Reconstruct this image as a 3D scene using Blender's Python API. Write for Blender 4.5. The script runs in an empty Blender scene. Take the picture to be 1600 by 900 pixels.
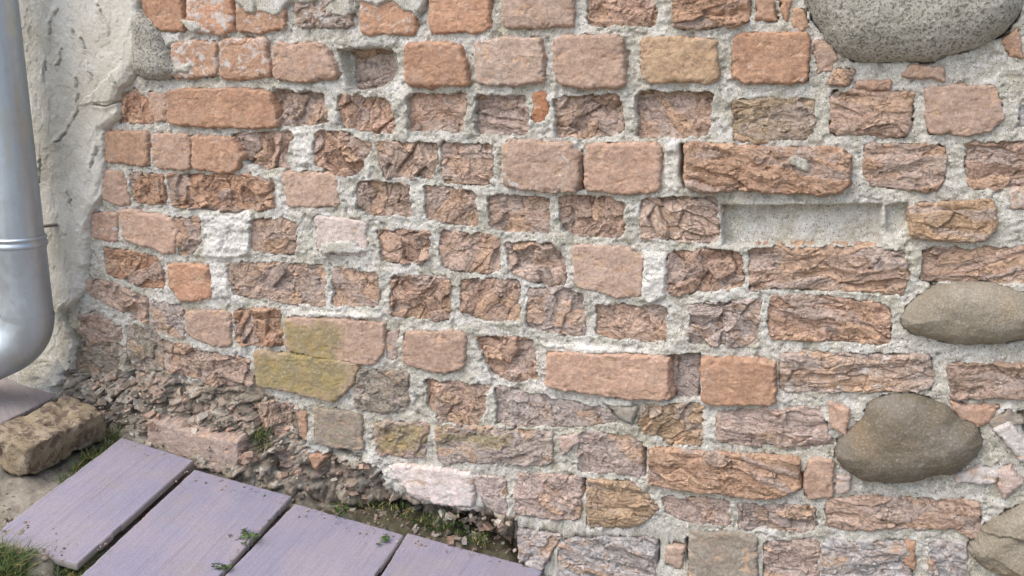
import bpy, math, random
import numpy as np
from mathutils import Vector, Matrix, noise as mnoise

# ------------------------------------------------------------------ camera, sky, sun, exposure
S = bpy.context.scene
FPX = 1500.0                       # focal length in pixels of the 1600 px wide photograph
YAW, PITCH = math.radians(18.8), math.radians(13.1)
CAM = np.array([0.58, -1.62, 0.98])
fwd = np.array([-math.sin(YAW)*math.cos(PITCH), math.cos(YAW)*math.cos(PITCH), -math.sin(PITCH)])
right = np.array([math.cos(YAW), math.sin(YAW), 0.0])
up = np.cross(right, fwd)
cd = bpy.data.cameras.new('camera'); cam = bpy.data.objects.new('camera', cd)
S.collection.objects.link(cam); S.camera = cam
cd.sensor_width = 36.0; cd.lens = 36.0*FPX/1600.0; cd.clip_start = 0.02; cd.clip_end = 500.0
cam.matrix_world = Matrix(((right[0], up[0], -fwd[0], CAM[0]), (right[1], up[1], -fwd[1], CAM[1]),
                           (right[2], up[2], -fwd[2], CAM[2]), (0, 0, 0, 1)))
SUN_EL, SUN_AZ = math.radians(56), math.radians(-38)     # azimuth from the wall's outward normal, minus = from the left
sdir = np.array([math.sin(SUN_AZ)*math.cos(SUN_EL), -math.cos(SUN_AZ)*math.cos(SUN_EL), math.sin(SUN_EL)])
W = bpy.data.worlds.new('World'); S.world = W; W.use_nodes = True
wn = W.node_tree.nodes; wl = W.node_tree.links
sky = wn.new('ShaderNodeTexSky'); sky.sky_type = 'NISHITA'; sky.sun_disc = False
sky.sun_elevation = SUN_EL; sky.sun_rotation = math.atan2(sdir[0], sdir[1])
sky.air_density = 1.0; sky.dust_density = 4.0; sky.ozone_density = 1.0
wl.new(sky.outputs[0], wn['Background'].inputs[0]); wn['Background'].inputs[1].default_value = 0.15
sl = bpy.data.lights.new('sun', 'SUN'); sl.energy = 1.05; sl.angle = math.radians(70); sl.color = (1.0, 0.995, 0.955)
sun = bpy.data.objects.new('sun', sl); S.collection.objects.link(sun)
sun.rotation_euler = Vector(sdir).to_track_quat('Z', 'Y').to_euler()
S.view_settings.view_transform = 'Standard'; S.view_settings.look = 'None'
S.view_settings.exposure = 0.72; S.view_settings.gamma = 1.0

# ------------------------------------------------------------------ projection between photograph and place
def rays(P):
    P = np.asarray(P, float).reshape(-1, 2)
    return fwd*FPX + np.outer(P[:, 0]-800, right) - np.outer(P[:, 1]-450, up)
def on_wall(P, d=0.0):             # photograph pixels -> (x, z) on the plane y = -d
    r = rays(P); t = (-d-CAM[1])/r[:, 1]
    q = CAM + r*t[:, None]
    return q[:, [0, 2]]
def on_plane(P, o, n):
    r = rays(P); t = ((o-CAM) @ n)/(r @ n)
    return CAM + r*t[:, None]
def to_px(Q):
    v = np.asarray(Q, float)-CAM; w = v @ fwd
    return np.stack([800+FPX*(v @ right)/w, 450-FPX*(v @ up)/w], -1)
def poly(s):
    return np.array([[float(a) for a in p.split(',')] for p in s.split()])

# ------------------------------------------------------------------ numpy noise
def _h(ix, iy, seed):
    M = 0xffffffff
    a = (ix.astype(np.int64)*374761393 + iy.astype(np.int64)*668265263 + seed*974634777) & M
    a = ((a ^ (a >> 13))*1274126177) & M
    a = ((a ^ (a >> 16))*2246822519) & M
    a = a ^ (a >> 15)
    return (a & 0xffffff)/float(0xffffff)
def vn(x, y, seed):
    ix = np.floor(x); iy = np.floor(y); fx = x-ix; fy = y-iy
    r = 0
    out = np.zeros(np.shape(x))
    ux = fx*fx*fx*(fx*(fx*6-15)+10); uy = fy*fy*fy*(fy*(fy*6-15)+10)
    for dx in (0, 1):
        for dy in (0, 1):
            a = _h(ix+dx, iy+dy, seed)*6.2831853
            g = np.cos(a)*(fx-dx)+np.sin(a)*(fy-dy)
            out += g*(ux if dx else 1-ux)*(uy if dy else 1-uy)
    return out*1.5
def fbm(x, y, seed, octv=4, gain=0.5):
    o = 0; a = 1.0; t = 0
    for i in range(octv):
        o = o + a*vn(x*2**i+i*17.3, y*2**i-i*9.1, seed+i*31); t += a; a *= gain
    return o/t*1.4
def voro(x, y, seed):
    ix = np.floor(x); iy = np.floor(y)
    f1 = np.full(np.shape(x), 9.0); f2 = f1.copy(); cx = np.zeros_like(f1); cy = np.zeros_like(f1); cid = np.zeros_like(f1)
    for dx in (-1, 0, 1):
        for dy in (-1, 0, 1):
            jx = ix+dx; jy = iy+dy
            px = jx+_h(jx, jy, seed); py = jy+_h(jx, jy, seed+77)
            d = np.hypot(x-px, y-py)
            nearer = d < f1
            f2 = np.where(nearer, f1, np.minimum(f2, d))
            cx = np.where(nearer, px, cx); cy = np.where(nearer, py, cy)
            cid = np.where(nearer, _h(jx, jy, seed+191), cid)
            f1 = np.where(nearer, d, f1)
    return f1, f2, cx, cy, cid
def sstep(a, b, x):
    t = np.clip((x-a)/(b-a), 0, 1); return t*t*(3-2*t)
def terrace(t, w=0.25):
    f = np.floor(t); return f + sstep(1-w, 1, t-f)
def sdf(P, X, Z):                  # signed distance to a polygon, positive inside
    n = len(P); d = np.full(X.shape, 1e9); ins = np.zeros(X.shape, bool)
    for i in range(n):
        a = P[i]; b = P[(i+1) % n]; e = b-a
        wx = X-a[0]; wz = Z-a[1]
        t = np.clip((wx*e[0]+wz*e[1])/max(e @ e, 1e-12), 0, 1)
        d = np.minimum(d, (wx-t*e[0])**2+(wz-t*e[1])**2)
        c = ((a[1] > Z) != (b[1] > Z))
        with np.errstate(divide='ignore', invalid='ignore'):
            c &= X < (b[0]-a[0])*(Z-a[1])/(b[1]-a[1])+a[0]
        ins ^= c
    return np.where(ins, np.sqrt(d), -np.sqrt(d))
def seg_dist(L, X, Z):
    d = np.full(X.shape, 1e9)
    for a, b in zip(L[:-1], L[1:]):
        e = b-a; wx = X-a[0]; wz = Z-a[1]
        t = np.clip((wx*e[0]+wz*e[1])/(e @ e), 0, 1)
        d = np.minimum(d, np.hypot(wx-t*e[0], wz-t*e[1]))
    return d

# ------------------------------------------------------------------ object helpers
C = S.collection
def put(ob, parent=None, label=None, cat=None, group=None, kind=None):
    if ob.name not in C.objects: C.objects.link(ob)
    if parent is not None:
        ob.parent = parent
        ob.matrix_parent_inverse = parent.matrix_basis.inverted()
    for k, v in (('label', label), ('category', cat), ('group', group), ('kind', kind)):
        if v: ob[k] = v
    return ob
def empty(name, loc, **k):
    o = bpy.data.objects.new(name, None); o.location = loc; o.empty_display_size = .05
    return put(o, **k)
def mesh_np(name, V, F, mat, smooth=True, attrs=None, tint=None, **k):
    V = np.ascontiguousarray(V, np.float32); F = np.asarray(F, np.int32)
    me = bpy.data.meshes.new(name)
    me.vertices.add(len(V)); me.vertices.foreach_set('co', V.ravel())
    k4 = F.shape[1]
    me.loops.add(F.size); me.loops.foreach_set('vertex_index', np.ascontiguousarray(F).ravel())
    me.polygons.add(len(F)); me.polygons.foreach_set('loop_start', np.arange(0, F.size, k4, dtype=np.int32))
    try: me.polygons.foreach_set('loop_total', np.full(len(F), k4, np.int32))
    except Exception: pass
    me.update(calc_edges=True); me.validate()
    me.polygons.foreach_set('use_smooth', np.full(len(me.polygons), smooth))
    for nm, a in (attrs or {}).items():
        at = me.attributes.new(nm, 'FLOAT', 'POINT'); at.data.foreach_set('value', np.ascontiguousarray(a, np.float32))
    if tint is not None:
        at = me.attributes.new('tint', 'FLOAT_COLOR', 'POINT')
        t = np.ones((len(V), 4), np.float32); t[:, :3] = tint
        at.data.foreach_set('color', t.ravel())
    me.materials.append(mat)
    return put(bpy.data.objects.new(name, me), **k)
def grid_faces(keep):              # keep: (nz-1, nx-1) cells
    nz, nx = keep.shape[0]+1, keep.shape[1]+1
    idx = np.arange(nz*nx).reshape(nz, nx)
    F = np.stack([idx[:-1, :-1], idx[:-1, 1:], idx[1:, 1:], idx[1:, :-1]], -1)
    return F[keep]
def heightfield(X, Z, H, keep, back, A=None):
    """solid cap of the kept cells of a height field: front faces, side skirts down to 'back', back faces"""
    F = grid_faces(keep)
    e = np.concatenate([F[:, [0, 1]], F[:, [1, 2]], F[:, [2, 3]], F[:, [3, 0]]])
    key = np.sort(e, 1); key = key[:, 0].astype(np.int64)*(X.size)+key[:, 1]
    u, inv, cnt = np.unique(key, return_inverse=True, return_counts=True)
    be = e[cnt[inv] == 1]
    used = np.unique(F); mp = -np.ones(X.size, np.int64); mp[used] = np.arange(len(used))
    bv = np.unique(be); mb = -np.ones(X.size, np.int64); mb[bv] = len(used)+np.arange(len(bv))
    x = np.concatenate([X.ravel()[used], X.ravel()[bv]]); z = np.concatenate([Z.ravel()[used], Z.ravel()[bv]])
    h = np.concatenate([H.ravel()[used], np.full(len(bv), back)])
    Fs = np.stack([mp[be[:, 1]], mp[be[:, 0]], mb[be[:, 0]], mb[be[:, 1]]], -1)
    att = {}
    for nm, a in (A or {}).items():
        a = np.broadcast_to(a, X.shape).ravel(); att[nm] = np.concatenate([a[used], a[bv]])
    return x, z, h, np.concatenate([mp[F], Fs]), att
def wallV(x, z, h): return np.stack([x, -h, z], -1)

# ------------------------------------------------------------------ materials
def mat(name, rough=0.9, spec=0.3):
    m = bpy.data.materials.new(name); m.use_nodes = True
    b = m.node_tree.nodes['Principled BSDF']; b.inputs['Roughness'].default_value = rough
    b.inputs['Specular IOR Level'].default_value = spec
    return m, m.node_tree.nodes, m.node_tree.links, b
class NB:
    def __init__(s, m): s.n = m.node_tree.nodes; s.l = m.node_tree.links
    def coord(s, scale=(1, 1, 1)):
        g = s.n.new('ShaderNodeNewGeometry'); mp = s.n.new('ShaderNodeMapping')
        mp.inputs['Scale'].default_value = scale
        s.l.new(g.outputs['Position'], mp.inputs[0]); return mp.outputs[0]
    def noise(s, scale, detail=4, rough=.55, vec=None, dist=0):
        t = s.n.new('ShaderNodeTexNoise'); t.inputs['Scale'].default_value = scale
        t.inputs['Detail'].default_value = detail; t.inputs['Roughness'].default_value = rough
        t.inputs['Distortion'].default_value = dist
        s.l.new(vec if vec else s.coord(), t.inputs['Vector']); return t.outputs['Fac']
    def voro(s, scale, vec=None, feat='F1', out='Distance'):
        t = s.n.new('ShaderNodeTexVoronoi'); t.feature = feat; t.inputs['Scale'].default_value = scale
        s.l.new(vec if vec else s.coord(), t.inputs['Vector']); return t.outputs[out]
    def ramp(s, fac, a, b, lo=0.0, hi=1.0):
        r = s.n.new('ShaderNodeMapRange'); r.interpolation_type = 'SMOOTHSTEP'
        r.inputs['From Min'].default_value = a; r.inputs['From Max'].default_value = b
        r.inputs['To Min'].default_value = lo; r.inputs['To Max'].default_value = hi
        s.l.new(fac, r.inputs['Value']); return r.outputs['Result']
    def warp(s, amt, scale=30):
        g = s.n.new('ShaderNodeNewGeometry'); t = s.n.new('ShaderNodeTexNoise'); t.inputs['Scale'].default_value = scale; t.inputs['Detail'].default_value = 4
        s.l.new(g.outputs['Position'], t.inputs['Vector'])
        v = s.n.new('ShaderNodeVectorMath'); v.operation = 'MULTIPLY_ADD'; v.inputs[1].default_value = (amt*2,)*3
        s.l.new(t.outputs['Color'], v.inputs[0]); s.l.new(g.outputs['Position'], v.inputs[2]); return v.outputs[0]
    def math(s, op, a, b=None, clamp=False):
        r = s.n.new('ShaderNodeMath'); r.operation = op; r.use_clamp = clamp
        for i, v in enumerate((a, b)):
            if v is None: continue
            if isinstance(v, (int, float)): r.inputs[i].default_value = v
            else: s.l.new(v, r.inputs[i])
        return r.outputs[0]
    def mix(s, fac, a, b, mode='MIX'):
        r = s.n.new('ShaderNodeMix'); r.data_type = 'RGBA'; r.blend_type = mode
        for i, v in ((0, fac), (6, a), (7, b)):
            if isinstance(v, (int, float)): r.inputs[i].default_value = v
            elif isinstance(v, tuple): r.inputs[i].default_value = (*v, 1)
            else: s.l.new(v, r.inputs[i])
        return r.outputs[2]
    def attr(s, name, out='Fac'):
        a = s.n.new('ShaderNodeAttribute'); a.attribute_name = name; return a.outputs[out]
    def bump(s, h, dist, strength=1.0, prev=None):
        b = s.n.new('ShaderNodeBump'); b.inputs['Distance'].default_value = dist; b.inputs['Strength'].default_value = strength
        s.l.new(h, b.inputs['Height'])
        if prev: s.l.new(prev, b.inputs['Normal'])
        return b.outputs[0]
def moss_layer(nb, col, amount):
    n = nb.noise(160, 5, .7); n2 = nb.noise(40, 3)
    mc = nb.mix(nb.ramp(n2, .35, .65), (.34, .265, .085), (.25, .225, .11))
    mc = nb.mix(nb.ramp(n, .5, .7), mc, (.46, .42, .31))
    f = nb.ramp(nb.math('ADD', nb.math('ADD', nb.math('MULTIPLY', n, .6), nb.math('MULTIPLY', nb.noise(55, 5, .7), .7)), amount), .92, 1.34, 0, .80)
    return nb.mix(f, col, mc)
def dirt_layer(nb, col, amount):
    n = nb.noise(70, 6, .7)
    cell = nb.voro(52, nb.warp(.012), out='Color')
    sp = nb.n.new('ShaderNodeSeparateColor'); nb.l.new(cell, sp.inputs[0])
    dc = nb.mix(nb.ramp(sp.outputs[0], .45, .6), (.26, .22, .17), (.37, .275, .215))
    dc = nb.mix(nb.ramp(sp.outputs[1], .62, .7), dc, (.45, .41, .34))
    dc = nb.mix(nb.ramp(sp.outputs[2], .72, .8), dc, (.13, .105, .08))
    dc = nb.mix(nb.ramp(nb.noise(140, 5, .7), .42, .62, 0, .55), dc, (.29, .25, .195))
    f = nb.ramp(nb.math('ADD', n, amount), .72, 1.12, 0, .92)
    return nb.mix(f, col, dc)

# brick
m_brick, n, l, b = mat('brick', .92, .2); nb = NB(m_brick)
tint = nb.attr('tint', 'Color')
big = nb.noise(28, 4, .6); mid = nb.noise(95, 6, .65, dist=.6); fine = nb.noise(520, 5, .7)
plate = nb.attr('plate')
c = nb.mix(nb.ramp(plate, .62, .85, 0, .75), tint, (.56, .385, .265))
c = nb.mix(nb.ramp(plate, .42, .15, 0, .65), c, (.45, .38, .345))
c = nb.mix(nb.ramp(big, .50, .72, 0, .4), c, (.46, .365, .315))
c = nb.mix(nb.ramp(nb.noise(45, 5, .6, nb.coord((1, 1, 2.2))), .56, .7, 0, .45), c, (.48, .295, .18))
c = nb.mix(1.0, c, nb.mix(nb.ramp(mid, .3, .7), (.80, .79, .79), (1.18, 1.17, 1.15)), 'MULTIPLY')
c = nb.mix(1.0, c, nb.mix(nb.ramp(fine, .3, .7), (.78, .78, .78), (1.18, 1.18, 1.18)), 'MULTIPLY')
c = nb.mix(nb.ramp(nb.voro(300), .0, .15, .6, 0), c, (.13, .09, .07))
pale = nb.noise(240, 6, .75)
c = nb.mix(nb.ramp(pale, .57, .70, 0, .55), c, (.58, .50, .43))
lm = nb.math('ADD', nb.attr('lime'), nb.math('MULTIPLY', nb.noise(60, 7, .74, dist=.4), 1.0))
c = nb.mix(nb.ramp(lm, .745, .83, 0, .85), c, (.60, .57, .54))
c = moss_layer(nb, c, nb.attr('moss')); c = dirt_layer(nb, c, nb.attr('dirt'))
l.new(c, b.inputs['Base Color'])
rg = nb.attr('rough')
fl = nb.noise(34, 3, .5, nb.coord((1, 1, 2.0)), 1.6)
cre = nb.ramp(nb.math('ABSOLUTE', nb.math('SUBTRACT', fl, .5)), .0, .022)
fl2 = nb.noise(60, 3, .5, nb.coord((1.2, 1, 1.7)), 1.3)
cre2 = nb.ramp(nb.math('ABSOLUTE', nb.math('SUBTRACT', fl2, .47)), .0, .022)
hh = nb.math('MULTIPLY', nb.math('ADD', cre, nb.math('MULTIPLY', cre2, .25)), rg)
hh = nb.math('ADD', hh, nb.math('MULTIPLY', nb.math('MULTIPLY', nb.ramp(fl, .5, .53), .6), rg))
bp = nb.bump(hh, .0021, 1.0); bp = nb.bump(mid, .0016, .6, bp); bp = nb.bump(fine, .0012, .9, bp); l.new(bp, b.inputs['Normal'])

# mortar
m_mortar, n, l, b = mat('mortar', .95, .15); nb = NB(m_mortar)
big = nb.noise(14, 4, .6); mid = nb.noise(80, 6, .7); fine = nb.noise(700, 4, .7)
c = nb.mix(nb.ramp(big, .38, .62), (.50, .48, .40), (.655, .64, .585))
c = nb.mix(nb.ramp(mid, .5, .64, 0, .7), c, (.78, .77, .73))
c = nb.mix(nb.ramp(nb.noise(130, 5, .7), .54, .70, 0, .5), c, (.40, .375, .33))
c = nb.mix(1.0, c, nb.mix(nb.ramp(fine, .32, .68), (.66, .66, .65), (1.2, 1.2, 1.2)), 'MULTIPLY')
c = nb.mix(nb.ramp(nb.noise(8, 5, .65), .52, .66, 0, .5), c, (.47, .44, .33))
c = nb.mix(nb.ramp(nb.noise(24, 5, .65, nb.coord((1.1, 1, .9))), .55, .66, 0, .65), c, (.75, .74, .71))
c = nb.mix(nb.ramp(nb.noise(30, 6, .7, nb.coord((.9, 1, 1.2))), .56, .68, 0, .5), c, (.40, .385, .35))
c = nb.mix(nb.ramp(nb.math('ADD', nb.attr('white'), nb.math('MULTIPLY', nb.noise(40, 5, .7), .6)), .55, .95, 0, .85), c, (.79, .77, .72))
grain = nb.noise(330, 2, .5)
c = nb.mix(nb.ramp(grain, .60, .68, 0, .7), c, (.17, .16, .145))
c = nb.mix(nb.ramp(nb.noise(270, 2, .5, nb.coord((1, 1.3, .9))), .60, .67, 0, .7), c, (.84, .83, .82))
c = nb.mix(nb.ramp(nb.voro(120), .08, .17, .9, 0), c, (.06, .055, .05))
c = nb.mix(nb.ramp(nb.voro(105, nb.coord((1, 1.1, .9))), .05, .14, .6, 0), c, (.42, .25, .16))
c = moss_layer(nb, c, nb.attr('moss')); c = dirt_layer(nb, c, nb.attr('dirt'))
l.new(c, b.inputs['Base Color'])
bp = nb.bump(mid, .003, .6); bp = nb.bump(fine, .0018, .9, bp); bp = nb.bump(grain, -.0015, .8, bp); l.new(bp, b.inputs['Normal'])

# plaster
m_plaster, n, l, b = mat('plaster', .93, .15); nb = NB(m_plaster)
c = nb.mix(nb.ramp(nb.noise(7, 5, .6), .38, .64), (.56, .53, .45), (.675, .655, .59))
c = nb.mix(nb.ramp(nb.noise(22, 6, .65, nb.coord((1, 1, .5))), .54, .72, 0, .5), c, (.53, .49, .40))
c = nb.mix(nb.ramp(nb.noise(60, 6, .7), .55, .72, 0, .5), c, (.74, .72, .67))
c = nb.mix(1.0, c, nb.mix(nb.ramp(nb.noise(500, 4, .7), .3, .7), (.86, .86, .86), (1.1, 1.1, 1.1)), 'MULTIPLY')
c = nb.mix(nb.ramp(nb.voro(120), .03, .11, .6, 0), c, (.25, .22, .17))
c = moss_layer(nb, c, nb.attr('moss')); c = dirt_layer(nb, c, nb.attr('dirt'))
l.new(c, b.inputs['Base Color'])
bp = nb.bump(nb.noise(60, 6, .7), .003, .5); bp = nb.bump(nb.noise(180, 5, .7), .0016, .8, bp); bp = nb.bump(nb.noise(420, 4, .7), .001, .8, bp); l.new(bp, b.inputs['Normal'])

# granite boulder and plain field stones
def stone_mat(name, a, bcol, dark, speck, speck_amt, warm):
    m, n, l, b = mat(name, .85, .25); nb = NB(m)
    c = nb.mix(nb.ramp(nb.noise(18, 5, .6), .38, .62), a, bcol)
    c = nb.mix(nb.ramp(nb.noise(9, 4, .6), .55, .72, 0, .7), c, warm)
    sp = nb.noise(speck, 3, .6)
    c = nb.mix(nb.ramp(sp, .50, .60, 0, speck_amt), c, dark)
    c = nb.mix(nb.ramp(nb.noise(speck*.8, 3, .6, nb.coord((1, 1.2, .9))), .56, .64, 0, speck_amt*.55), c, (.62, .60, .55))
    c = nb.mix(1.0, c, nb.mix(nb.ramp(nb.noise(600, 4, .7), .3, .7), (.8, .8, .8), (1.15, 1.15, 1.15)), 'MULTIPLY')
    c = moss_layer(nb, c, nb.attr('moss')); c = dirt_layer(nb, c, nb.attr('dirt'))
    l.new(c, b.inputs['Base Color'])
    bp = nb.bump(sp, .002, .6); bp = nb.bump(nb.noise(500, 4, .7), .001, .7, bp); l.new(bp, b.inputs['Normal'])
    return m
m_granite = stone_mat('speckled_granite', (.325, .315, .265), (.41, .40, .355), (.105, .10, .085), 235, .8, (.31, .28, .19))
m_fstone = stone_mat('field_stone', (.25, .22, .165), (.31, .28, .23), (.14, .11, .08), 330, .35, (.31, .23, .12))
m_dstone = stone_mat('dark_field_stone', (.165, .14, .10), (.21, .19, .16), (.09, .07, .05), 300, .3, (.21, .145, .075))

# zinc
m_zinc, n, l, b = mat('zinc', .42, .5); nb = NB(m_zinc); b.inputs['Metallic'].default_value = .9
st = nb.noise(9, 5, .6, nb.coord((1, 1, .12))); bl = nb.noise(40, 5, .65)
c = nb.mix(nb.ramp(st, .35, .65), (.37, .42, .47), (.53, .59, .64))
c = nb.mix(nb.ramp(bl, .55, .75, 0, .4), c, (.42, .45, .46))
c = nb.mix(nb.ramp(nb.noise(16, 5, .7, nb.coord((1, 1, .2))), .56, .68, 0, .5), c, (.55, .53, .38))
c = nb.mix(nb.ramp(nb.noise(120, 5, .75), .56, .7, 0, .45), c, (.38, .40, .40))
c = nb.mix(nb.ramp(nb.noise(26, 6, .7, nb.coord((1, 1, .06))), .58, .68, 0, .45), c, (.36, .39, .41))
l.new(c, b.inputs['Base Color']); l.new(nb.ramp(bl, .3, .7, .40, .62), b.inputs['Roughness'])
l.new(nb.bump(nb.noise(16, 3), .004, .4), b.inputs['Normal'])

# mauve planks: grain runs along the local Y of each plank
def plank_mat(name, a, bcol):
    m, n, l, b = mat(name, .62, .35); nb = NB(m)
    tc = n.new('ShaderNodeTexCoord')
    def lc(sc):
        mp = n.new('ShaderNodeMapping'); mp.inputs['Scale'].default_value = sc
        oi = n.new('ShaderNodeObjectInfo'); ad = n.new('ShaderNodeVectorMath'); ad.operation = 'ADD'
        l.new(tc.outputs['Object'], ad.inputs[0]); l.new(oi.outputs['Random'], ad.inputs[1]); l.new(ad.outputs[0], mp.inputs[0]); return mp.outputs[0]
    g = nb.noise(70, 6, .65, lc((1, .045, 1)), .3); g2 = nb.noise(230, 4, .6, lc((1, .03, 1)))
    c = nb.mix(nb.ramp(nb.noise(9, 4, .6, lc((1, .6, 1))), .36, .66), a, bcol)
    c = nb.mix(nb.ramp(g, .55, .68, 0, .32), c, (.20, .175, .21))
    c = nb.mix(nb.ramp(g2, .58, .7, 0, .2), c, (.43, .41, .50))
    c = nb.mix(nb.ramp(nb.noise(30, 8, .8, lc((1, .35, 1))), .64, .74, 0, .5), c, (.60, .57, .60))
    c = nb.mix(nb.ramp(nb.noise(11, 7, .75), .50, .72, 0, .55), c, (.31, .275, .245))
    c = nb.mix(1.0, c, nb.mix(nb.ramp(nb.noise(420, 4, .75), .32, .68), (.80, .80, .80), (1.16, 1.16, 1.16)), 'MULTIPLY')
    c = nb.mix(nb.ramp(nb.voro(95), .04, .10, .7, 0), c, (.15, .125, .11))
    c = nb.mix(nb.ramp(nb.attr('edge'), .0, 1.0, 0, .75), c, (.30, .27, .24))
    l.new(c, b.inputs['Base Color'])
    bp = nb.bump(g, .0025, .7); bp = nb.bump(nb.noise(400, 4, .7), .0006, .7, bp); l.new(bp, b.inputs['Normal'])
    return m
m_plank = plank_mat('mauve_plank', (.272, .262, .345), (.325, .292, .345))
m_plank_b = plank_mat('dusty_plank', (.27, .22, .23), (.33, .30, .29))

# earth
m_soil, n, l, b = mat('sandy_soil', .97, .1); nb = NB(m_soil)
c = nb.mix(nb.ramp(nb.noise(11, 5, .65), .38, .62), (.20, .175, .135), (.33, .30, .25))
c = nb.mix(nb.ramp(nb.noise(120, 6, .75), .45, .68, 0, .7), c, (.42, .39, .33))
c = nb.mix(nb.ramp(nb.noise(200, 5, .7), .55, .7, 0, .7), c, (.11, .09, .065))
c = dirt_layer(nb, c, nb.attr('dirt'))
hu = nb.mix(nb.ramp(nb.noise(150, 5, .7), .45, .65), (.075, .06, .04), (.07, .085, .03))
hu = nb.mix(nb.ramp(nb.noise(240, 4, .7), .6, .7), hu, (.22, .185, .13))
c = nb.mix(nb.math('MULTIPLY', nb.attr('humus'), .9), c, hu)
l.new(c, b.inputs['Base Color'])
bp = nb.bump(nb.noise(90, 6, .7), .006, .8); bp = nb.bump(nb.noise(450, 4, .7), .0015, .9, bp); l.new(bp, b.inputs['Normal'])
m_grass, n, l, b = mat('grass', .6, .3); nb = NB(m_grass)
c = nb.mix(nb.ramp(nb.noise(70, 3), .35, .65), (.03, .065, .016), (.095, .15, .04))
c = nb.mix(nb.ramp(nb.attr('dry'), .4, .9), c, (.30, .25, .10)); l.new(c, b.inputs['Base Color'])
m_gravel, n, l, b = mat('gravel', .9, .2); nb = NB(m_gravel)
oi = nb.attr('tint', 'Color'); c = nb.mix(1.0, oi, nb.mix(nb.ramp(nb.noise(300, 5, .7), .3, .7), (.75, .75, .75), (1.15, 1.15, 1.15)), 'MULTIPLY')
l.new(c, b.inputs['Base Color']); l.new(nb.bump(nb.noise(300, 5), .002, .6), b.inputs['Normal'])
m_iron, n, l, b = mat('rusty_iron', .6, .4); b.inputs['Metallic'].default_value = .6; b.inputs['Base Color'].default_value = (.2, .17, .15, 1)
m_ybrick, n, l, b = mat('worn_yellow_brick', .93, .15); nb = NB(m_ybrick)
c = nb.mix(nb.ramp(nb.noise(22, 5, .6), .4, .62), (.29, .235, .155), (.37, .305, .22))
c = nb.mix(nb.ramp(nb.noise(45, 6, .7, dist=.8), .50, .57, 0, .85), c, (.15, .11, .09))
c = nb.mix(nb.ramp(nb.noise(60, 6, .7), .57, .68, 0, .7), c, (.50, .43, .33))
c = nb.mix(1.0, c, nb.mix(nb.ramp(nb.noise(450, 4, .7), .3, .7), (.78, .78, .78), (1.15, 1.15, 1.15)), 'MULTIPLY')
c = moss_layer(nb, c, nb.attr('moss')); l.new(c, b.inputs['Base Color'])
bp = nb.bump(nb.noise(80, 6, .7), .006, .8); bp = nb.bump(nb.noise(420, 4, .7), .0015, .8, bp); l.new(bp, b.inputs['Normal'])

# ------------------------------------------------------------------ the lie of the land
GL = on_wall([(150, 640)])[0]; GR = on_wall([(840, 888)])[0]       # where the ground meets the wall, left and right
SLOPE = (GR[1]-GL[1])/(GR[0]-GL[0])
def ground_z(x, y):
    xl = x-GL[0]; L = GR[0]-GL[0]
    t = np.clip(xl, -.9, L+.7)
    soft = np.where(xl < -.5, -.5+(t+.5)*.5, np.where(xl > L+.3, L+.3+(t-L-.3)*.5, t))
    return GL[1]+SLOPE*soft + np.clip(y, -3, 0)*0.03
G_O = np.array([GL[0], 0, GL[1]]); G_N = np.array([-SLOPE, -0.03, 1.0]); G_N /= np.linalg.norm(G_N)
def on_ground(P, lift=0.0): return on_plane(P, G_O+np.array([0, 0, lift]), G_N)

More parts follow.
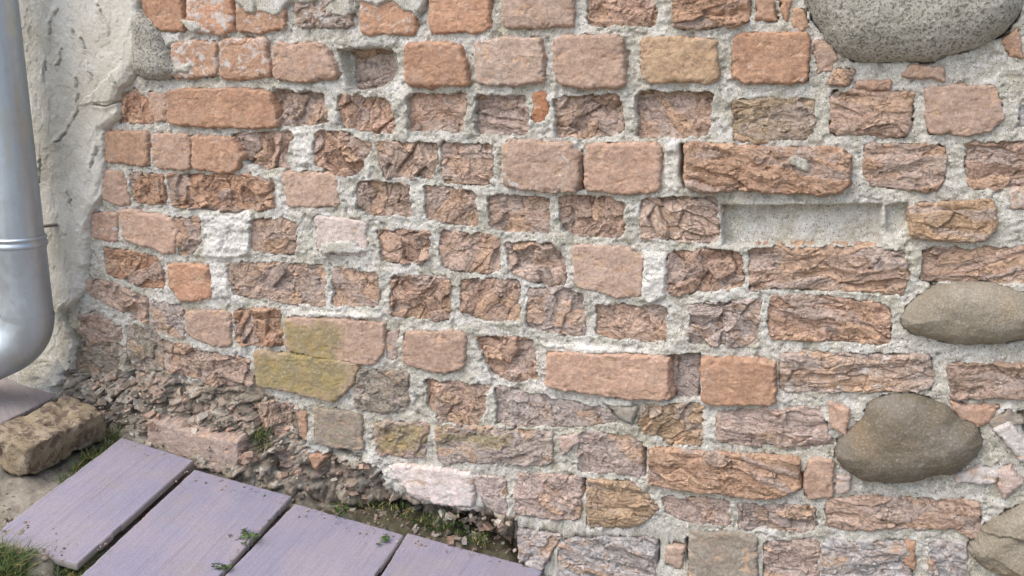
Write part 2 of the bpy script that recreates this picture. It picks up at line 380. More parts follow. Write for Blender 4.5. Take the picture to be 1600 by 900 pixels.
# ------------------------------------------------------------------ what the wall is made of, traced course by course
COL = dict(O=(.475, .30, .205), P=(.475, .34, .265), B=(.53, .385, .305), M=(.49, .405, .365), T=(.45, .335, .225),
           G=(.32, .29, .245), W=(.62, .57, .545), R=(.41, .20, .11), L=(.43, .40, .39), D=(.25, .165, .12))
BR = [  # outline in the photograph | stand-out mm | face: s smooth, r rough, c craggy, f flaky | colour | lime
 ("223,-32 282,-32 283,47 257,48 233,37 223,17", 8, 's', 'O', .1), ("291,-30 357,-30 362,44 340,52 290,46", 8, 's', 'O', .25),
 ("368,-28 437,-28 443,42 405,50 371,48", 6, 's', 'O', .22), ("460,-28 548,-28 547,42 463,40", 5, 'r', 'P', .25),
 ("558,-28 650,-28 647,50 613,50 565,53", 4, 's', 'O', .2), ("668,-30 762,-30 763,47 673,50", 5, 's', 'O', .05),
 ("785,-30 892,-30 893,41 787,42", 6, 's', 'P', .1), ("917,-30 1027,-30 1025,40 920,40", -12, 'r', 'B', .1),
 ("1050,-30 1170,-30 1167,30 1150,40 1055,44", 6, 'f', 'O', .1),
 ("268,67 335,66 336,118 268,120", 7, 's', 'O', .26), ("343,63 412,60 420,118 380,123 343,121", 8, 's', 'O', .24),
 ("427,70 500,70 510,85 522,120 465,125 427,121", 9, 's', 'P', .12), ("552,75 605,75 616,82 619,115 600,138 558,138", -40, 'f', 'M', .05),
 ("630,70 693,67 717,75 725,100 727,130 667,135 633,130", 12, 's', 'O', .02), ("743,66 800,60 842,60 847,127 800,130 745,130", 8, 's', 'P', .18),
 ("865,60 970,55 974,128 963,133 920,135 868,130", 10, 's', 'P', .08), ("1002,60 1115,62 1119,126 1003,127", 8, 's', 'T', .04),
 ("1148,60 1165,52 1257,53 1263,67 1260,127 1165,128 1145,120", 7, 's', 'O', .12),
 ("190,146 213,140 235,160 240,193 184,190", -2, 'r', 'O', .0), ("230,145 257,146 258,190 241,190 234,168", 1, 's', 'P', .1),
 ("261,141 400,141 420,150 433,193 400,200 262,193", 8, 's', 'O', .04), ("428,140 507,145 518,193 495,197 445,195", -20, 'c', 'B', .0),
 ("528,148 600,153 614,165 617,208 585,208 535,197", -16, 'c', 'B', .0), ("640,147 730,146 728,190 722,206 640,204", -20, 'r', 'B', .0),
 ("746,148 825,150 828,211 744,208", -22, 'f', 'M', .05), ("868,152 972,147 975,207 935,215 872,215", -20, 'c', 'B', .05),
 ("997,144 1113,145 1111,213 997,215", -26, 'r', 'B', .05), ("1145,157 1271,154 1272,205 1260,217 1160,222 1147,217", -3, 'f', 'T', .0),
 ("1299,144 1425,143 1424,195 1412,213 1300,209", 0, 'f', 'P', .03), ("1450,138 1553,135 1562,157 1568,185 1545,203 1510,209 1451,207", 4, 's', 'P', .12),
 ("1591,165 1660,160 1660,200 1592,198", -8, 's', 'L', .2),
 ("160,205 227,207 230,260 162,252", 5, 's', 'O', .02), ("235,209 294,213 295,264 243,262", 4, 's', 'P', .1),
 ("299,214 358,216 376,243 370,262 345,270 300,262", 6, 's', 'O', .05), ("363,208 455,206 460,215 447,243 455,262 415,264 380,250", -14, 'c', 'B', .0),
 ("495,204 545,207 580,225 567,262 558,273 530,273 490,255", -6, 'c', 'B', .0), ("588,222 685,222 686,250 675,278 600,278", -10, 'c', 'B', .0),
 ("690,223 768,227 770,290 733,288 692,285", -8, 'r', 'B', .02), ("787,222 890,227 900,240 901,285 895,298 850,298 788,290", 10, 's', 'P', .18),
 ("917,226 1030,227 1027,297 980,302 915,296", 7, 's', 'P', .12), ("1070,226 1200,235 1315,235 1327,247 1325,290 1312,302 1230,302 1180,295 1100,300 1072,290", 14, 'f', 'O', .03),
 ("1353,227 1475,228 1477,280 1462,297 1365,292 1350,275", 0, 'f', 'O', .0), ("1508,222 1660,222 1660,294 1512,295", -6, 'f', 'P', .03),
 ("158,267 193,271 200,320 187,322 160,310", 2, 's', 'P', .1), ("202,270 254,273 257,321 210,315", -2, 'r', 'O', .0),
 ("260,274 355,273 420,280 424,327 350,330 267,322", 0, 'c', 'O', .0), ("438,267 524,272 527,322 450,323", 0, 's', 'B', .08),
 ("558,283 640,288 646,337 600,338 560,330", -14, 'c', 'B', .0), ("663,288 745,300 747,355 668,343", -12, 'r', 'B', .0),
 ("764,303 858,307 860,365 800,362 766,357", -14, 'r', 'B', .0), ("876,304 955,307 977,320 973,373 885,365 877,355", -16, 'c', 'B', .04),
 ("1002,310 1122,308 1122,380 1090,377 1002,370", -12, 'c', 'B', .04), ("1425,322 1552,317 1556,357 1537,378 1487,377 1425,371", 9, 'f', 'T', .0),
 ("1580,300 1660,297 1660,330 1582,325", 1, 's', 'P', .25),
 ("140,335 182,332 180,378 145,372", 0, 's', 'P', .2), ("185,328 262,340 275,362 272,395 255,395 190,372", 5, 's', 'P', .06),
 ("268,343 310,340 312,375 300,398 280,400 277,360", -2, 'r', 'P', .1), ("392,342 450,343 463,353 461,398 430,397 392,390", -4, 'r', 'P', .0),
 ("491,337 570,347 573,400 540,398 496,393", 0, 's', 'W', .12), ("588,358 673,362 672,400 655,412 600,408", -6, 'c', 'B', .05),
 ("688,360 780,370 782,423 757,426 690,417", -6, 'r', 'B', .02), ("790,378 860,380 882,400 884,443 860,448 800,425", -10, 'c', 'B', .0),
 ("895,385 980,390 1001,405 1000,463 960,462 900,447", 4, 's', 'B', .1), ("1045,393 1158,391 1163,447 1085,458 1044,458", -6, 'c', 'P', .1),
 ("1168,387 1365,387 1413,395 1420,430 1410,460 1375,457 1200,450 1173,455", -4, 'f', 'P', .06), ("1444,387 1660,388 1660,443 1480,443 1437,438", -6, 'f', 'B', .04),
 ("160,385 248,403 257,452 220,447 167,428", -2, 'r', 'O', .0), ("261,413 323,418 328,467 280,470 263,450", 4, 's', 'O', .04),
 ("355,413 400,410 508,415 508,478 455,475 365,460", -5, 'r', 'P', .04), ("522,418 590,427 592,478 560,477 517,478", -3, 'r', 'P', .05),
 ("613,430 703,433 704,500 655,498 610,493", -6, 'c', 'P', .08), ("720,436 810,437 812,500 770,503 720,488", -5, 'r', 'P', .0),
 ("825,452 880,448 910,463 915,523 880,525 822,510", -6, 'r', 'M', .06), ("932,475 1040,477 1042,533 1010,533 955,528 932,520", -14, 'r', 'B', .06),
 ("1080,475 1187,470 1187,507 1183,540 1150,540 1077,538", -2, 'c', 'M', .2), ("1202,463 1293,463 1388,478 1391,510 1390,538 1270,532 1200,527", -3, 'f', 'P', .08),
 ("133,437 167,440 230,467 230,503 213,500 187,483 140,460", -2, 'c', 'B', .05), ("237,470 283,480 286,527 270,527 237,515", -2, 'r', 'M', .12),
 ("290,487 357,487 360,540 333,542 290,523", 2, 's', 'P', .06), ("365,487 433,483 442,540 400,540 366,535", 2, 'c', 'O', .02),
 ("446,498 597,505 597,553 580,569 503,560 447,547", 5, 's', 'P', .05), ("630,520 726,521 721,577 693,582 628,568", 4, 's', 'P', .05),
 ("743,525 833,527 840,595 800,595 770,585 755,560", -10, 'c', 'B', .02), ("855,553 1040,562 1046,625 987,623 907,613 853,603", 11, 's', 'P', .04),
 ("1097,562 1207,567 1210,633 1100,632", 10, 's', 'O', .03), ("1220,552 1452,556 1457,600 1453,610 1340,612 1220,612", 0, 'f', 'P', .2),
 ("1485,570 1660,573 1660,622 1600,622 1485,622", 2, 'f', 'P', .14),
 ("122,495 147,487 190,512 190,535 165,532 143,537 123,517", -2, 'r', 'P', .15), ("195,507 247,517 257,580 200,577", 0, 'r', 'G', .2),
 ("253,530 300,545 390,562 397,600 340,605 263,580", -4, 'c', 'B', .0), ("395,548 555,570 550,600 520,628 450,612 400,603", 7, 's', 'T', .1),
 ("560,580 637,583 636,633 600,646 553,637", 2, 'r', 'G', .12), ("667,592 762,602 757,645 745,662 690,660 668,635", -6, 'c', 'B', .1),
 ("775,602 857,620 950,640 962,660 907,667 775,665", -4, 'r', 'M', .08), ("1010,633 1097,632 1096,697 1055,697 1015,680 997,665", -2, 'c', 'T', .04),
 ("1123,645 1277,638 1290,667 1300,697 1200,698 1120,690", 1, 'f', 'M', .16),
 ("490,637 563,650 565,703 510,697 492,690", 3, 's', 'G', .06), ("585,660 667,663 663,717 587,710", 1, 'r', 'M', .12),
 ("680,668 860,675 860,727 800,725 685,723", 2, 'r', 'M', .12), ("905,675 985,682 1003,700 1003,747 965,738 905,740", -3, 'r', 'M', .12),
 ("1015,705 1200,717 1248,722 1247,765 1200,782 1130,773 1050,765 1012,758", 9, 'f', 'O', .06), ("1265,722 1300,723 1300,777 1263,780 1257,763", 6, 's', 'P', .05),
 ("402,630 455,630 453,680 430,680 405,665", -2, 'c', 'B', .08),
 ("605,728 677,733 737,743 738,793 693,790 640,777", 6, 's', 'W', .25), ("740,745 788,747 790,805 760,797", 0, 'r', 'M', .15),
 ("805,742 905,747 905,813 845,810 805,803", 2, 'r', 'M', .08), ("917,753 985,757 1028,793 1010,812 985,823 918,825", 3, 'f', 'T', .06),
 ("1033,777 1140,782 1140,820 1080,817 1045,803", -4, 'r', 'M', .1), ("1155,787 1270,790 1277,820 1270,830 1155,827", -6, 'c', 'M', .1),
 ("1293,780 1470,782 1530,785 1533,830 1523,842 1490,823 1470,828 1290,826", 2, 'f', 'P', .1),
 ("875,845 1023,843 1020,930 870,930", 2, 'f', 'L', .14), ("1078,833 1180,840 1183,930 1078,930", 4, 's', 'G', .08),
 ("1195,847 1280,845 1278,930 1195,930", -2, 'f', 'M', .16), ("1286,848 1415,848 1425,930 1286,930", 0, 'f', 'L', .22),
 ("1455,848 1505,850 1520,930 1455,930", 0, 'r', 'L', .22),
]
FRAG = [
 ("1184,-20 1200,-15 1212,30 1184,31", 2, 's', 'O', .05), ("1215,-20 1240,-20 1228,32", 2, 's', 'O', .05), ("1241,15 1256,14 1260,40 1252,46 1241,38", 2, 's', 'O', .05),
 ("1277,66 1297,73 1306,92 1300,107 1278,114", 3, 's', 'P', .1), ("1310,108 1335,112 1323,132 1298,128", 5, 'r', 'P', .05),
 ("1340,130 1390,129 1390,137 1343,137", 4, 's', 'P', .05), ("1423,104 1473,110 1473,125 1453,120 1415,117", 6, 's', 'P', .05),
 ("1567,67 1590,44 1597,90 1583,88", 4, 's', 'O', .05), ("833,145 850,143 856,173 852,190 834,190", -2, 's', 'R', -.2),
 ("1300,634 1323,643 1322,683 1300,668", 5, 's', 'P', .05), ("1487,630 1515,637 1560,637 1543,660 1527,667 1505,655", 3, 's', 'P', .08),
 ("1557,675 1577,665 1603,693 1603,725", 10, 's', 'W', .0), ("1547,660 1577,643 1595,660 1557,673", 2, 's', 'G', .1),
 ("1560,740 1580,733 1597,757 1570,777", 8, 's', 'M', .0), ("1500,743 1533,732 1557,740 1553,755 1497,753", 7, 's', 'W', .0),
 ("1310,747 1328,747 1325,768 1310,770", 3, 's', 'M', .0), ("953,638 993,640 987,662 967,655", 6, 's', 'G', .0),
 ("873,685 900,680 903,690 880,710", 2, 's', 'M', .0), ("464,640 476,650 478,687 468,682", 2, 's', 'O', .05),
 ("427,697 463,703 467,733 437,740", 6, 'r', 'M', .1), ("480,713 507,715 493,733", 6, 's', 'O', .0),
 ("810,832 875,840 850,877 843,890 810,880", 5, 'r', 'L', .2), ("1043,857 1068,857 1065,890 1040,880", 0, 's', 'P', .05),
 ("1418,847 1428,850 1427,890 1417,883", 2, 's', 'O', .05), ("1041,560 1054,558 1053,600 1047,622", -14, 'r', 'M', .05), ("1066,564 1092,556 1089,618 1058,620", -18, 'f', 'M', .1),
 ("113,547 153,547 187,560 183,580 117,583", 2, 'r', 'G', .15), ("605,520 620,517 618,560 606,562", -2, 's', 'M', .1),
]
STONE = [   # outline | dome radius mm | stand-out mm | material
 ("1253,-5 1277,40 1300,73 1313,87 1343,97 1400,95 1460,97 1477,87 1533,72 1573,50 1597,20 1612,-30 1600,-90 1540,-140 1400,-160 1290,-130 1245,-70", 75, 16, 'granite'),
 ("1408,500 1420,484 1442,464 1467,448 1507,446 1553,446 1600,460 1655,482 1655,520 1600,535 1567,541 1500,543 1460,534 1428,526 1412,514", 45, 16, 'field'),
 ("1303,717 1313,690 1350,663 1360,633 1400,622 1433,622 1460,635 1483,642 1500,660 1530,673 1538,702 1520,727 1490,750 1463,747 1440,758 1400,762 1350,758 1323,743", 55, 20, 'dark'),
 ("1515,863 1533,833 1567,813 1600,797 1660,785 1690,850 1670,930 1600,925 1545,895 1525,880", 40, 18, 'field'),
 ("213,12 233,33 247,50 253,73 267,97 273,115 250,125 217,123 203,117 200,80 200,30", 30, 16, 'granite'),
]
STONE_LAB = ["large round speckled grey granite boulder at the top right of the brickwork", "long smooth tan field stone bedded between brick courses at the right edge",
             "dark brown rounded field stone in pale mortar", "angular olive and ochre field stone at the lower right corner", "small grey granite stone beside the plaster edge"]
# mortar knobs that stand out, empty beds and open gaps, lime smears across faces
LUMP = [("313,329 397,330 395,375 388,400 350,406 318,400", 7), ("1003,393 1043,396 1041,465 1015,475 1002,468", 9), ("325,412 355,412 360,465 330,468", 4),
        ("455,203 490,203 488,258 458,262", 3), ("455,485 597,490 595,500 450,496", 6), ("845,535 925,540 1010,548 1030,556 850,553", 8), ("1036,222 1060,220 1062,300 1036,303", 6),
        ("425,275 438,270 446,318 430,325", 3), ("940,622 990,624 990,637 948,638", 10), ("570,255 590,255 592,285 566,285", 2)]
PIT = [("524,76 608,75 617,85 620,117 600,138 540,136", -34), ("1125,321 1380,319 1374,386 1128,384", -27), ("1382,320 1420,316 1422,345 1400,372 1385,362", -16),
       ("901,240 909,235 913,298 897,298", -40), ("1062,225 1069,225 1070,302 1060,275", -45), ("1249,738 1257,738 1257,766 1248,766", -50), ("513,697 550,707 553,715 513,705", -50),
       ("798,815 808,812 807,872 799,868", -70), ("1025,845 1030,845 1030,882 1026,882", -50), ("1070,843 1076,843 1076,882 1070,880", -50), ("1042,556 1095,552 1094,624 1046,626", -26),
       ("1590,645 1640,640 1640,690 1604,690", -70), ("897,748 914,750 914,770 905,782 900,775", -35), ("940,628 948,640 965,662 990,664 996,650", -12), ("996,700 1010,700 1010,745 996,745", -18)]
CAVE = poly("515,793 640,787 740,805 798,814 806,870 800,900 700,860 610,850 500,815")
SMEAR = [("400,-40 660,-40 665,-5 655,35 640,20 615,8 560,5 545,28 520,25 500,5 455,-2 440,25 400,25", .009), ("368,-30 400,-30 405,28 385,20 372,5", .012),
         ("268,100 300,98 302,118 270,118", .012), ("245,45 285,50 283,66 262,80 250,70", .004), ("283,30 310,35 330,50 300,52", .012), ("1235,240 1262,246 1264,270 1240,255", .0165),
         ("500,377 560,378 572,392 560,400 500,394", .008)]
MOSS = [("470,600 680,600 880,660 900,760 640,730 480,700", .34), ("380,535 610,500 600,600 560,640 400,620", .30), ("80,455 140,480 190,590 100,600", .25), ("436,496 545,502 532,560 560,573 545,605 520,632 395,606 392,546 440,547", .62), ("583,655 672,660 668,716 580,712", .60), ("675,665 800,672 800,700 680,700", .62),
        ("75,465 118,478 130,520 120,570 88,560", .45), ("190,505 258,515 260,585 190,580", .34), ("545,575 640,578 636,640 550,640", .3), ("480,630 570,648 568,705 485,700", .25),
        ("960,865 1185,865 1185,930 960,930", .22), ("1520,850 1600,860 1600,930 1540,930", .32), ("675,630 745,630 745,660 680,660", .35), ("870,838 960,838 950,860 870,860", .34),
        ("1365,60 1600,30 1590,75 1460,100 1330,98", .12), ("420,118 525,118 520,145 420,140", .12), ("640,128 1130,120 1130,146 640,148", .16), ("110,540 190,540 190,590 110,590", .34)]
DIRT = [("110,430 260,480 400,560 640,640 900,690 900,860 500,800 150,660", .17), ("112,520 235,540 262,580 300,600 400,605 470,640 480,700 570,760 640,785 800,805 808,880 450,790 180,700 100,600", .62), ("150,585 400,600 470,650 470,770 180,700 120,620", .8),
        ("480,705 560,715 640,785 500,800", .75), ("500,780 640,785 805,808 810,900 500,830", .95)]
def chaikin(P, n, k):
    for _ in range(n):
        Q = np.roll(P, -1, 0); P = np.stack([P*(1-k)+Q*k, P*k+Q*(1-k)], 1).reshape(-1, 2)
    return P
def soft(polys, x, z, width, seed, d=0.0):
    r = np.zeros(x.shape)
    jx = x+fbm(x/.05, z/.05, seed, 4)*.022; jz = z+fbm(x/.05+9, z/.05, seed+5, 4)*.018
    for s, a in polys:
        P = on_wall(poly(s)); lo, hi = P.min(0)-width*2-.02, P.max(0)+width*2+.02
        m = (x > lo[0]) & (x < hi[0]) & (z > lo[1]) & (z < hi[1])
        if not m.any(): continue
        r[m] = np.maximum(r[m], a*sstep(-width, width, sdf(P, jx[m], jz[m])))
    return r

# ------------------------------------------------------------------ face relief of a brick
def facets(X, Z, cu, cv, seed, off, tilt):
    wx = X+fbm(X/.03, Z/.03, seed+3, 3)*.008; wz = Z+fbm(X/.03+5, Z/.03, seed+4, 3)*.006
    f1, f2, cx, cy, cid = voro(wx/cu, wz/cv, seed)
    a = cid*43.7 % 1.0; b2 = cid*91.3 % 1.0
    return (cid-.5)*2*off + ((wx/cu-cx)*(a-.5)*cu+(wz/cv-cy)*(b2-.5)*cv)*2*tilt, f2-f1
def relief(X, Z, s, style, seed):
    fine = fbm(X/.006, Z/.006, seed+9, 3)*.0005
    if style == 's':
        h = fbm(X/.05, Z/.04, seed, 3)*.0020 + fbm(X/.015, Z/.012, seed+1, 4)*.0007 + fine
        chip = sstep(.25, .6, fbm(X/.035, Z/.03, seed+2, 3)); h -= chip*.003*sstep(.016, .002, s)
        fl = sstep(.40, .46, fbm(X/.035, Z/.02, seed+21, 4))
        return h - fl*.0009, .5+.3*fl
    ang = (_h(np.array([seed]), np.array([3]), 7)[0]-.5)*{'r': 2.2, 'c': 3.0, 'f': .5}[style]
    ca, sa = math.cos(ang), math.sin(ang); x = X*ca+Z*sa; z = -X*sa+Z*ca
    wp = {'r': .011, 'c': .014, 'f': .009}[style]
    x = x+fbm(X/.06, Z/.05, seed+3, 2, .4)*wp; z = z+fbm(X/.05+7, Z/.05, seed+4, 2, .4)*wp
    # big spalled plates with crisp broken edges
    cu, cv, off, tl = {'r': (.050, .027, .0036, .16), 'c': (.038, .024, .0068, .34), 'f': (.085, .018, .0034, .12)}[style]
    f1, f2, cx, cy, cid = voro(x/cu, z/cv, seed+11)
    u1 = cid*43.7 % 1.0; u2 = cid*91.3 % 1.0; u3 = cid*17.9 % 1.0
    ed = f2-f1
    h = (cid-.5)*2*off + ((x/cu-cx)*(u1-.5)*cu+(z/cv-cy)*(u2-.5)*cv)*2*tl
    # thin laminations that follow the fracture
    A, su, sv, nst = {'r': (.0060, .075, .030, 2.2), 'c': (.0080, .060, .030, 2.4), 'f': (.0080, .13, .022, 2.8)}[style]
    t = fbm(x/su, z/sv, seed, 2, .4)*nst; lev = np.floor(t)
    h = h+(terrace(t, .10)+.3*(t-lev-.5))/nst*A
    h -= sstep(.09, .0, ed)*sstep(.35, .75, u3)*{'r': .0026, 'c': .0050, 'f': .0024}[style]
    cr = vn(x/.034, z/.015, seed+31); on = sstep(.0, .3, fbm(X/.035, Z/.03, seed+32, 2))
    h -= sstep(.05, .0, np.abs(cr))*on*.0014
    calm = .3+.7*sstep(-.3, .1, fbm(X/.06, Z/.045, seed+50, 2)) if style != 'c' else 1.0
    crumb = sstep(.0, .35, fbm(X/.045, Z/.04, seed+55, 2))
    fc, e3 = facets(X, Z, .011, .008, seed+14, .0022, .4)
    h = h*calm*.85+fc*crumb*.9+fbm(x/.02, z/.010, seed+5, 3)*.0006+fine*1.2
    return h, np.clip(u3*.75+.25*np.clip(.5+fbm(X/.03, Z/.02, seed+51, 3)*.7, 0, 1), 0, 1)
RES = 0.0013
rnd = random.Random(5)
def build_block(P, d, style, tint, lime, seed, res=RES, dome=None, back=-.075, rub=1.0):
    lo, hi = P.min(0)-.010, P.max(0)+.010
    X, Z = np.meshgrid(np.arange(lo[0], hi[0]+res, res), np.arange(lo[1], hi[1]+res, res))
    s = sdf(P, X, Z) + (fbm(X/.03, Z/.03, seed+40, 3)*.0034+fbm(X/.010, Z/.010, seed+41, 3)*.0024)*rub + (.0030 if not dome else .002)
    if dome:
        R = dome; q = np.clip(s/R, 0, 1)
        h = d-.03+(.03+R*.35)*np.sqrt(1-(1-q)**2+1e-9) + fbm(X/.08, Z/.07, seed, 3)*.006*rub**.5 + (facets(X, Z, .07, .05, seed+3, .005, .35)[0] if rub > 1 else 0)+fbm(X/.014, Z/.012, seed+2, 4)*.0009
        h = np.where(s < 0, d-.03+s*5, h)
    else:
        R = {'s': .0042, 'r': .003, 'c': .0025, 'f': .0035}[style]*(1.0+.4*(seed % 3))
        if d < -10e-3: R *= .3
        q = np.clip(1-s/R, 0, 1); rl, plate = relief(X, Z, s, style, seed); h = d + rl - R*(1-np.sqrt(np.clip(1-q*q, 0, 1)))*.9
        h = np.where(s < 0, h+s*(5 if d > -8e-3 else 1), h)
    vs = s > -.0045
    keep = vs[:-1, :-1] & vs[1:, :-1] & vs[:-1, 1:] & vs[1:, 1:]
    if dome: plate = .5
    ro = {'s': .12, 'r': .9, 'c': 1.0, 'f': .9}[style]
    A = dict(plate=plate+0*X, rough=ro+0*X, lime=np.full(X.shape, lime)+fbm(X/.04, Z/.03, seed+60, 3)*.05, moss=soft(MOSS, X, Z, .026, 300), dirt=.5*soft(DIRT, X, Z, .02, 310))
    x, z, hh, F, att = heightfield(X, Z, h, keep, back, A)
    t = np.array(tint); tv = np.tile(t, (len(x), 1))
    g = fbm(x/.05, z/.035, seed+70, 3)[:, None]
    tv = tv*(1+g*np.array([.10, .13, .15]))
    return wallV(x, z, hh), F, att, tv
def jitter(col, seed):
    r = random.Random(seed); k = r.uniform(.9, 1.1); w = r.uniform(-.05, .05)
    return tuple(v*k*(1+w*m) for v, m in zip(COL[col], (1, -.3, -1)))

wall = empty('brick_wall', (0, 0, float(GL[1])), label='weathered old red brick wall with crumbling faces, pale mortar and bedded field stones', cat='wall')
CUT = []                                     # what the mortar makes room for: polygon, stand-out
jobs = []
for i, (s, d, st, c, lm) in enumerate(BR):
    d *= 1e-3*(.72 if -30 < d < -8 else 1); P = on_wall(chaikin(poly(s), 1, .07), d); CUT.append((P, d))
    jobs.append((P, d, st, jitter(c, i+1), lm, 100+i*13))
area = lambda P: abs(np.sum(P[:, 0]*np.roll(P[:, 1], -1)-P[:, 1]*np.roll(P[:, 0], -1)))/2
def seen(s):
    p = np.clip(poly(s), (0, 0), (1600, 900)); return area(p)
order = sorted(range(len(BR)), key=lambda i: -seen(BR[i][0]))
single = set(order[:100])
BLAB = {'446,498': 'brick with one half under yellow-green moss', '395,548': 'brick covered in patchy yellow-green moss', '605,728': 'pinkish white brick at the wall foot',
        '552,75': 'deeply set back broken brick in an open socket', '1070,226': 'long orange brick standing proud, flaking along its lower edge', '491,337': 'pale pinkish lime-washed brick'}
rest = []
for i, J in enumerate(jobs):
    V, F, att, tv = build_block(*J)
    if i in single: mesh_np('brick', V, F, m_brick, True, att, tv, parent=wall, label=next((v for k, v in BLAB.items() if BR[i][0].startswith(k)), None))
    else: rest.append((V, F, att, tv))
# courses that carry on outside the picture
PITCH_C = 0.083
def outside(P):
    q = to_px(np.stack([P[:, 0], 0*P[:, 0], P[:, 1]], -1))
    return q
z0 = on_wall([(1200, 90)])[0][1]
stonesP = [on_wall(poly(s)) for s, *_ in STONE]
for k in range(-14, 14):
    zc = z0+k*PITCH_C; x = -.62+(k % 2)*.07
    rr = random.Random(900+k)
    xs = on_wall([(1674, 450)])[0][0]; inrow = -60 < to_px([[xs, 0, zc]])[0, 1] < 950
    if inrow: x = xs+rr.uniform(0, .012)
    while x < 2.3:
        w = .125 if rr.random() < .55 else .255
        P = np.array([(x, zc-.034), (x+w, zc-.034), (x+w, zc+.034), (x, zc+.034)])
        q = outside(P); x += w+.016
        if not ((q[:, 0] > 1664).all() or (q[:, 1] < -36).all() or ((q[:, 1] > 934).all() and q[:, 0].min() > 830)): continue
        if q[:, 0].min() < 230 or zc < ground_z(P[0, 0], 0)-.03: continue
        if any(sdf(sp, P[:, 0].mean(keepdims=True), P[:, 1].mean(keepdims=True))[0] > -.03 or (sdf(sp, P[:, 0], P[:, 1]) > -.004).any() for sp in stonesP): continue
        P = P+np.array([[rr.uniform(-.004, .004), rr.uniform(-.003, .003)] for _ in range(4)])
        d = rr.choice([.006, .004, -.004, -.012]); st = rr.choice('ssrf'); CUT.append((P, d))
        rest.append(build_block(P, d, st, jitter(rr.choice('OPPBMT'), rr.randrange(999)), .08, rr.randrange(9999), res=.004))
off = 0; VV, FF, TT = [], [], []; AA = {}
for V, F, att, tv in rest:
    VV.append(V); FF.append(F+off); TT.append(tv); off += len(V)
    for k, a in att.items(): AA.setdefault(k, []).append(a)
mesh_np('brick', np.concatenate(VV), np.concatenate(FF), m_brick, True, {k: np.concatenate(a) for k, a in AA.items()}, np.concatenate(TT), parent=wall, kind='stuff')
for i, (s, d, st, c, lm) in enumerate(FRAG):
    d *= 1e-3; P = on_wall(poly(s), d); CUT.append((P, d))
    V, F, att, tv = build_block(P, d, st, jitter(c, i+400), lm, 3000+i*17, res=.0013)
    mesh_np('brick_fragment', V, F, m_brick, True, att, tv, parent=wall)
for i, (s, dm, d, mt) in enumerate(STONE):
    P = on_wall(chaikin(poly(s), 1, .14), d*1e-3); CUT.append((P, d*1e-3))
    V, F, att, tv = build_block(P, d*1e-3, 's', (.3, .3, .3), 0, 5000+i*19, dome=dm*1e-3, rub=1.3 if i == 3 else .35 if i < 3 else .7)
    mesh_np('field_stone', V, F, {'granite': m_granite, 'field': m_fstone, 'dark': m_dstone}[mt], True, att, tv, parent=wall, label=STONE_LAB[i])

# ------------------------------------------------------------------ mortar body of the wall
def axis(a, b, lo, hi, fine):
    v = list(np.arange(a, b, fine)); st = fine; x = v[-1]
    while x < hi: st = min(st*1.15, .0042 if x < b+.75 else .03); x += st; v.append(x)
    st = fine; x = v[0]; pre = []
    while x > lo: st = min(st*1.15, .03); x -= st; pre.append(x)
    return np.array(pre[::-1]+v)
c4 = on_wall([(-10, -40), (1620, -40), (1620, 910), (-10, 910), (90, 300)])
fx0, fx1 = c4[4][0], c4[:, 0].max(); fz1 = c4[:, 1].max(); fz0 = on_wall([(1620, 905)])[0][1]
gx = axis(fx0, fx1, -4.2, 3.2, .0019); gz = axis(fz0, fz1, fz0-.35, 2.7, .0019)
X, Z = np.meshgrid(gx, gz)
dirt = soft(DIRT, X, Z, .025, 310); moss = soft(MOSS, X, Z, .026, 300)
H = -.0035+fbm(X/.06, Z/.05, 1, 4)*.0060+fbm(X/.013, Z/.011, 2, 4)*.0028
pit = sstep(.35, .55, fbm(X/.02, Z/.02, 3, 3)); H -= pit*.004
H += fbm(X/.0045, Z/.0045, 8, 2)*.0006
# rubble foot: loose broken pieces and washed-out bed
rub = sstep(.12, .40, dirt)*sstep(.20, .09, Z-ground_z(X, 0*X))
f, e = facets(X, Z, .042, .028, 50, .014, .6); f2, e2 = facets(X, Z, .017, .012, 60, .004, .5)
H += rub*(f+f2-.006-sstep(.15, 0, e)*.010)
zg = ground_z(X, 0*X)
foot = sstep(.16, .0, Z-zg)*sstep(-.35, -.5, X)
H += foot*.055*sstep(.4, .0, X)
sl_ = lambda P, m=.011: (np.searchsorted(gz, P[:, 1].min()-m), np.searchsorted(gz, P[:, 1].max()+m), np.searchsorted(gx, P[:, 0].min()-m), np.searchsorted(gx, P[:, 0].max()+m))
for s, hh in LUMP:
    P = on_wall(poly(s)); a, b_, c_, d_ = sl_(P, .012); x, z = X[a:b_, c_:d_], Z[a:b_, c_:d_]
    q = sdf(P, x, z)+fbm(x/.02, z/.02, 77, 3)*.003
    H[a:b_, c_:d_] += hh*1e-3*sstep(-.002, .006, q)
for s, hh in PIT:
    P = on_wall(poly(s)); a, b_, c_, d_ = sl_(P, .012); x, z = X[a:b_, c_:d_], Z[a:b_, c_:d_]
    q = sdf(P, x, z)+fbm(x/.02, z/.02, 78, 3)*.0015
    H[a:b_, c_:d_] = np.minimum(H[a:b_, c_:d_], H[a:b_, c_:d_]*(.6)+hh*1e-3*sstep(-.001, .0035, q))
P = on_wall(CAVE); q = sdf(P, X, Z)+fbm(X/.05, Z/.04, 79, 3)*.012
f, e = facets(X, Z, .03, .02, 91, .022, .9)
H += sstep(-.004, .016, q)*(-.055+f)
for P, d in CUT:
    a, b_, c_, d_ = sl_(P); x, z = X[a:b_, c_:d_], Z[a:b_, c_:d_]
    if not x.size: continue
    q = sdf(P, x, z)+fbm(x/.024, z/.022, 80, 3)*.0050+fbm(x/.007, z/.007, 83, 2)*.0020-.0002
    t = sstep(-.0012, .0022, q); hm = H[a:b_, c_:d_]
    H[a:b_, c_:d_] = np.minimum(hm, hm*(1-t)+(-.072)*t)
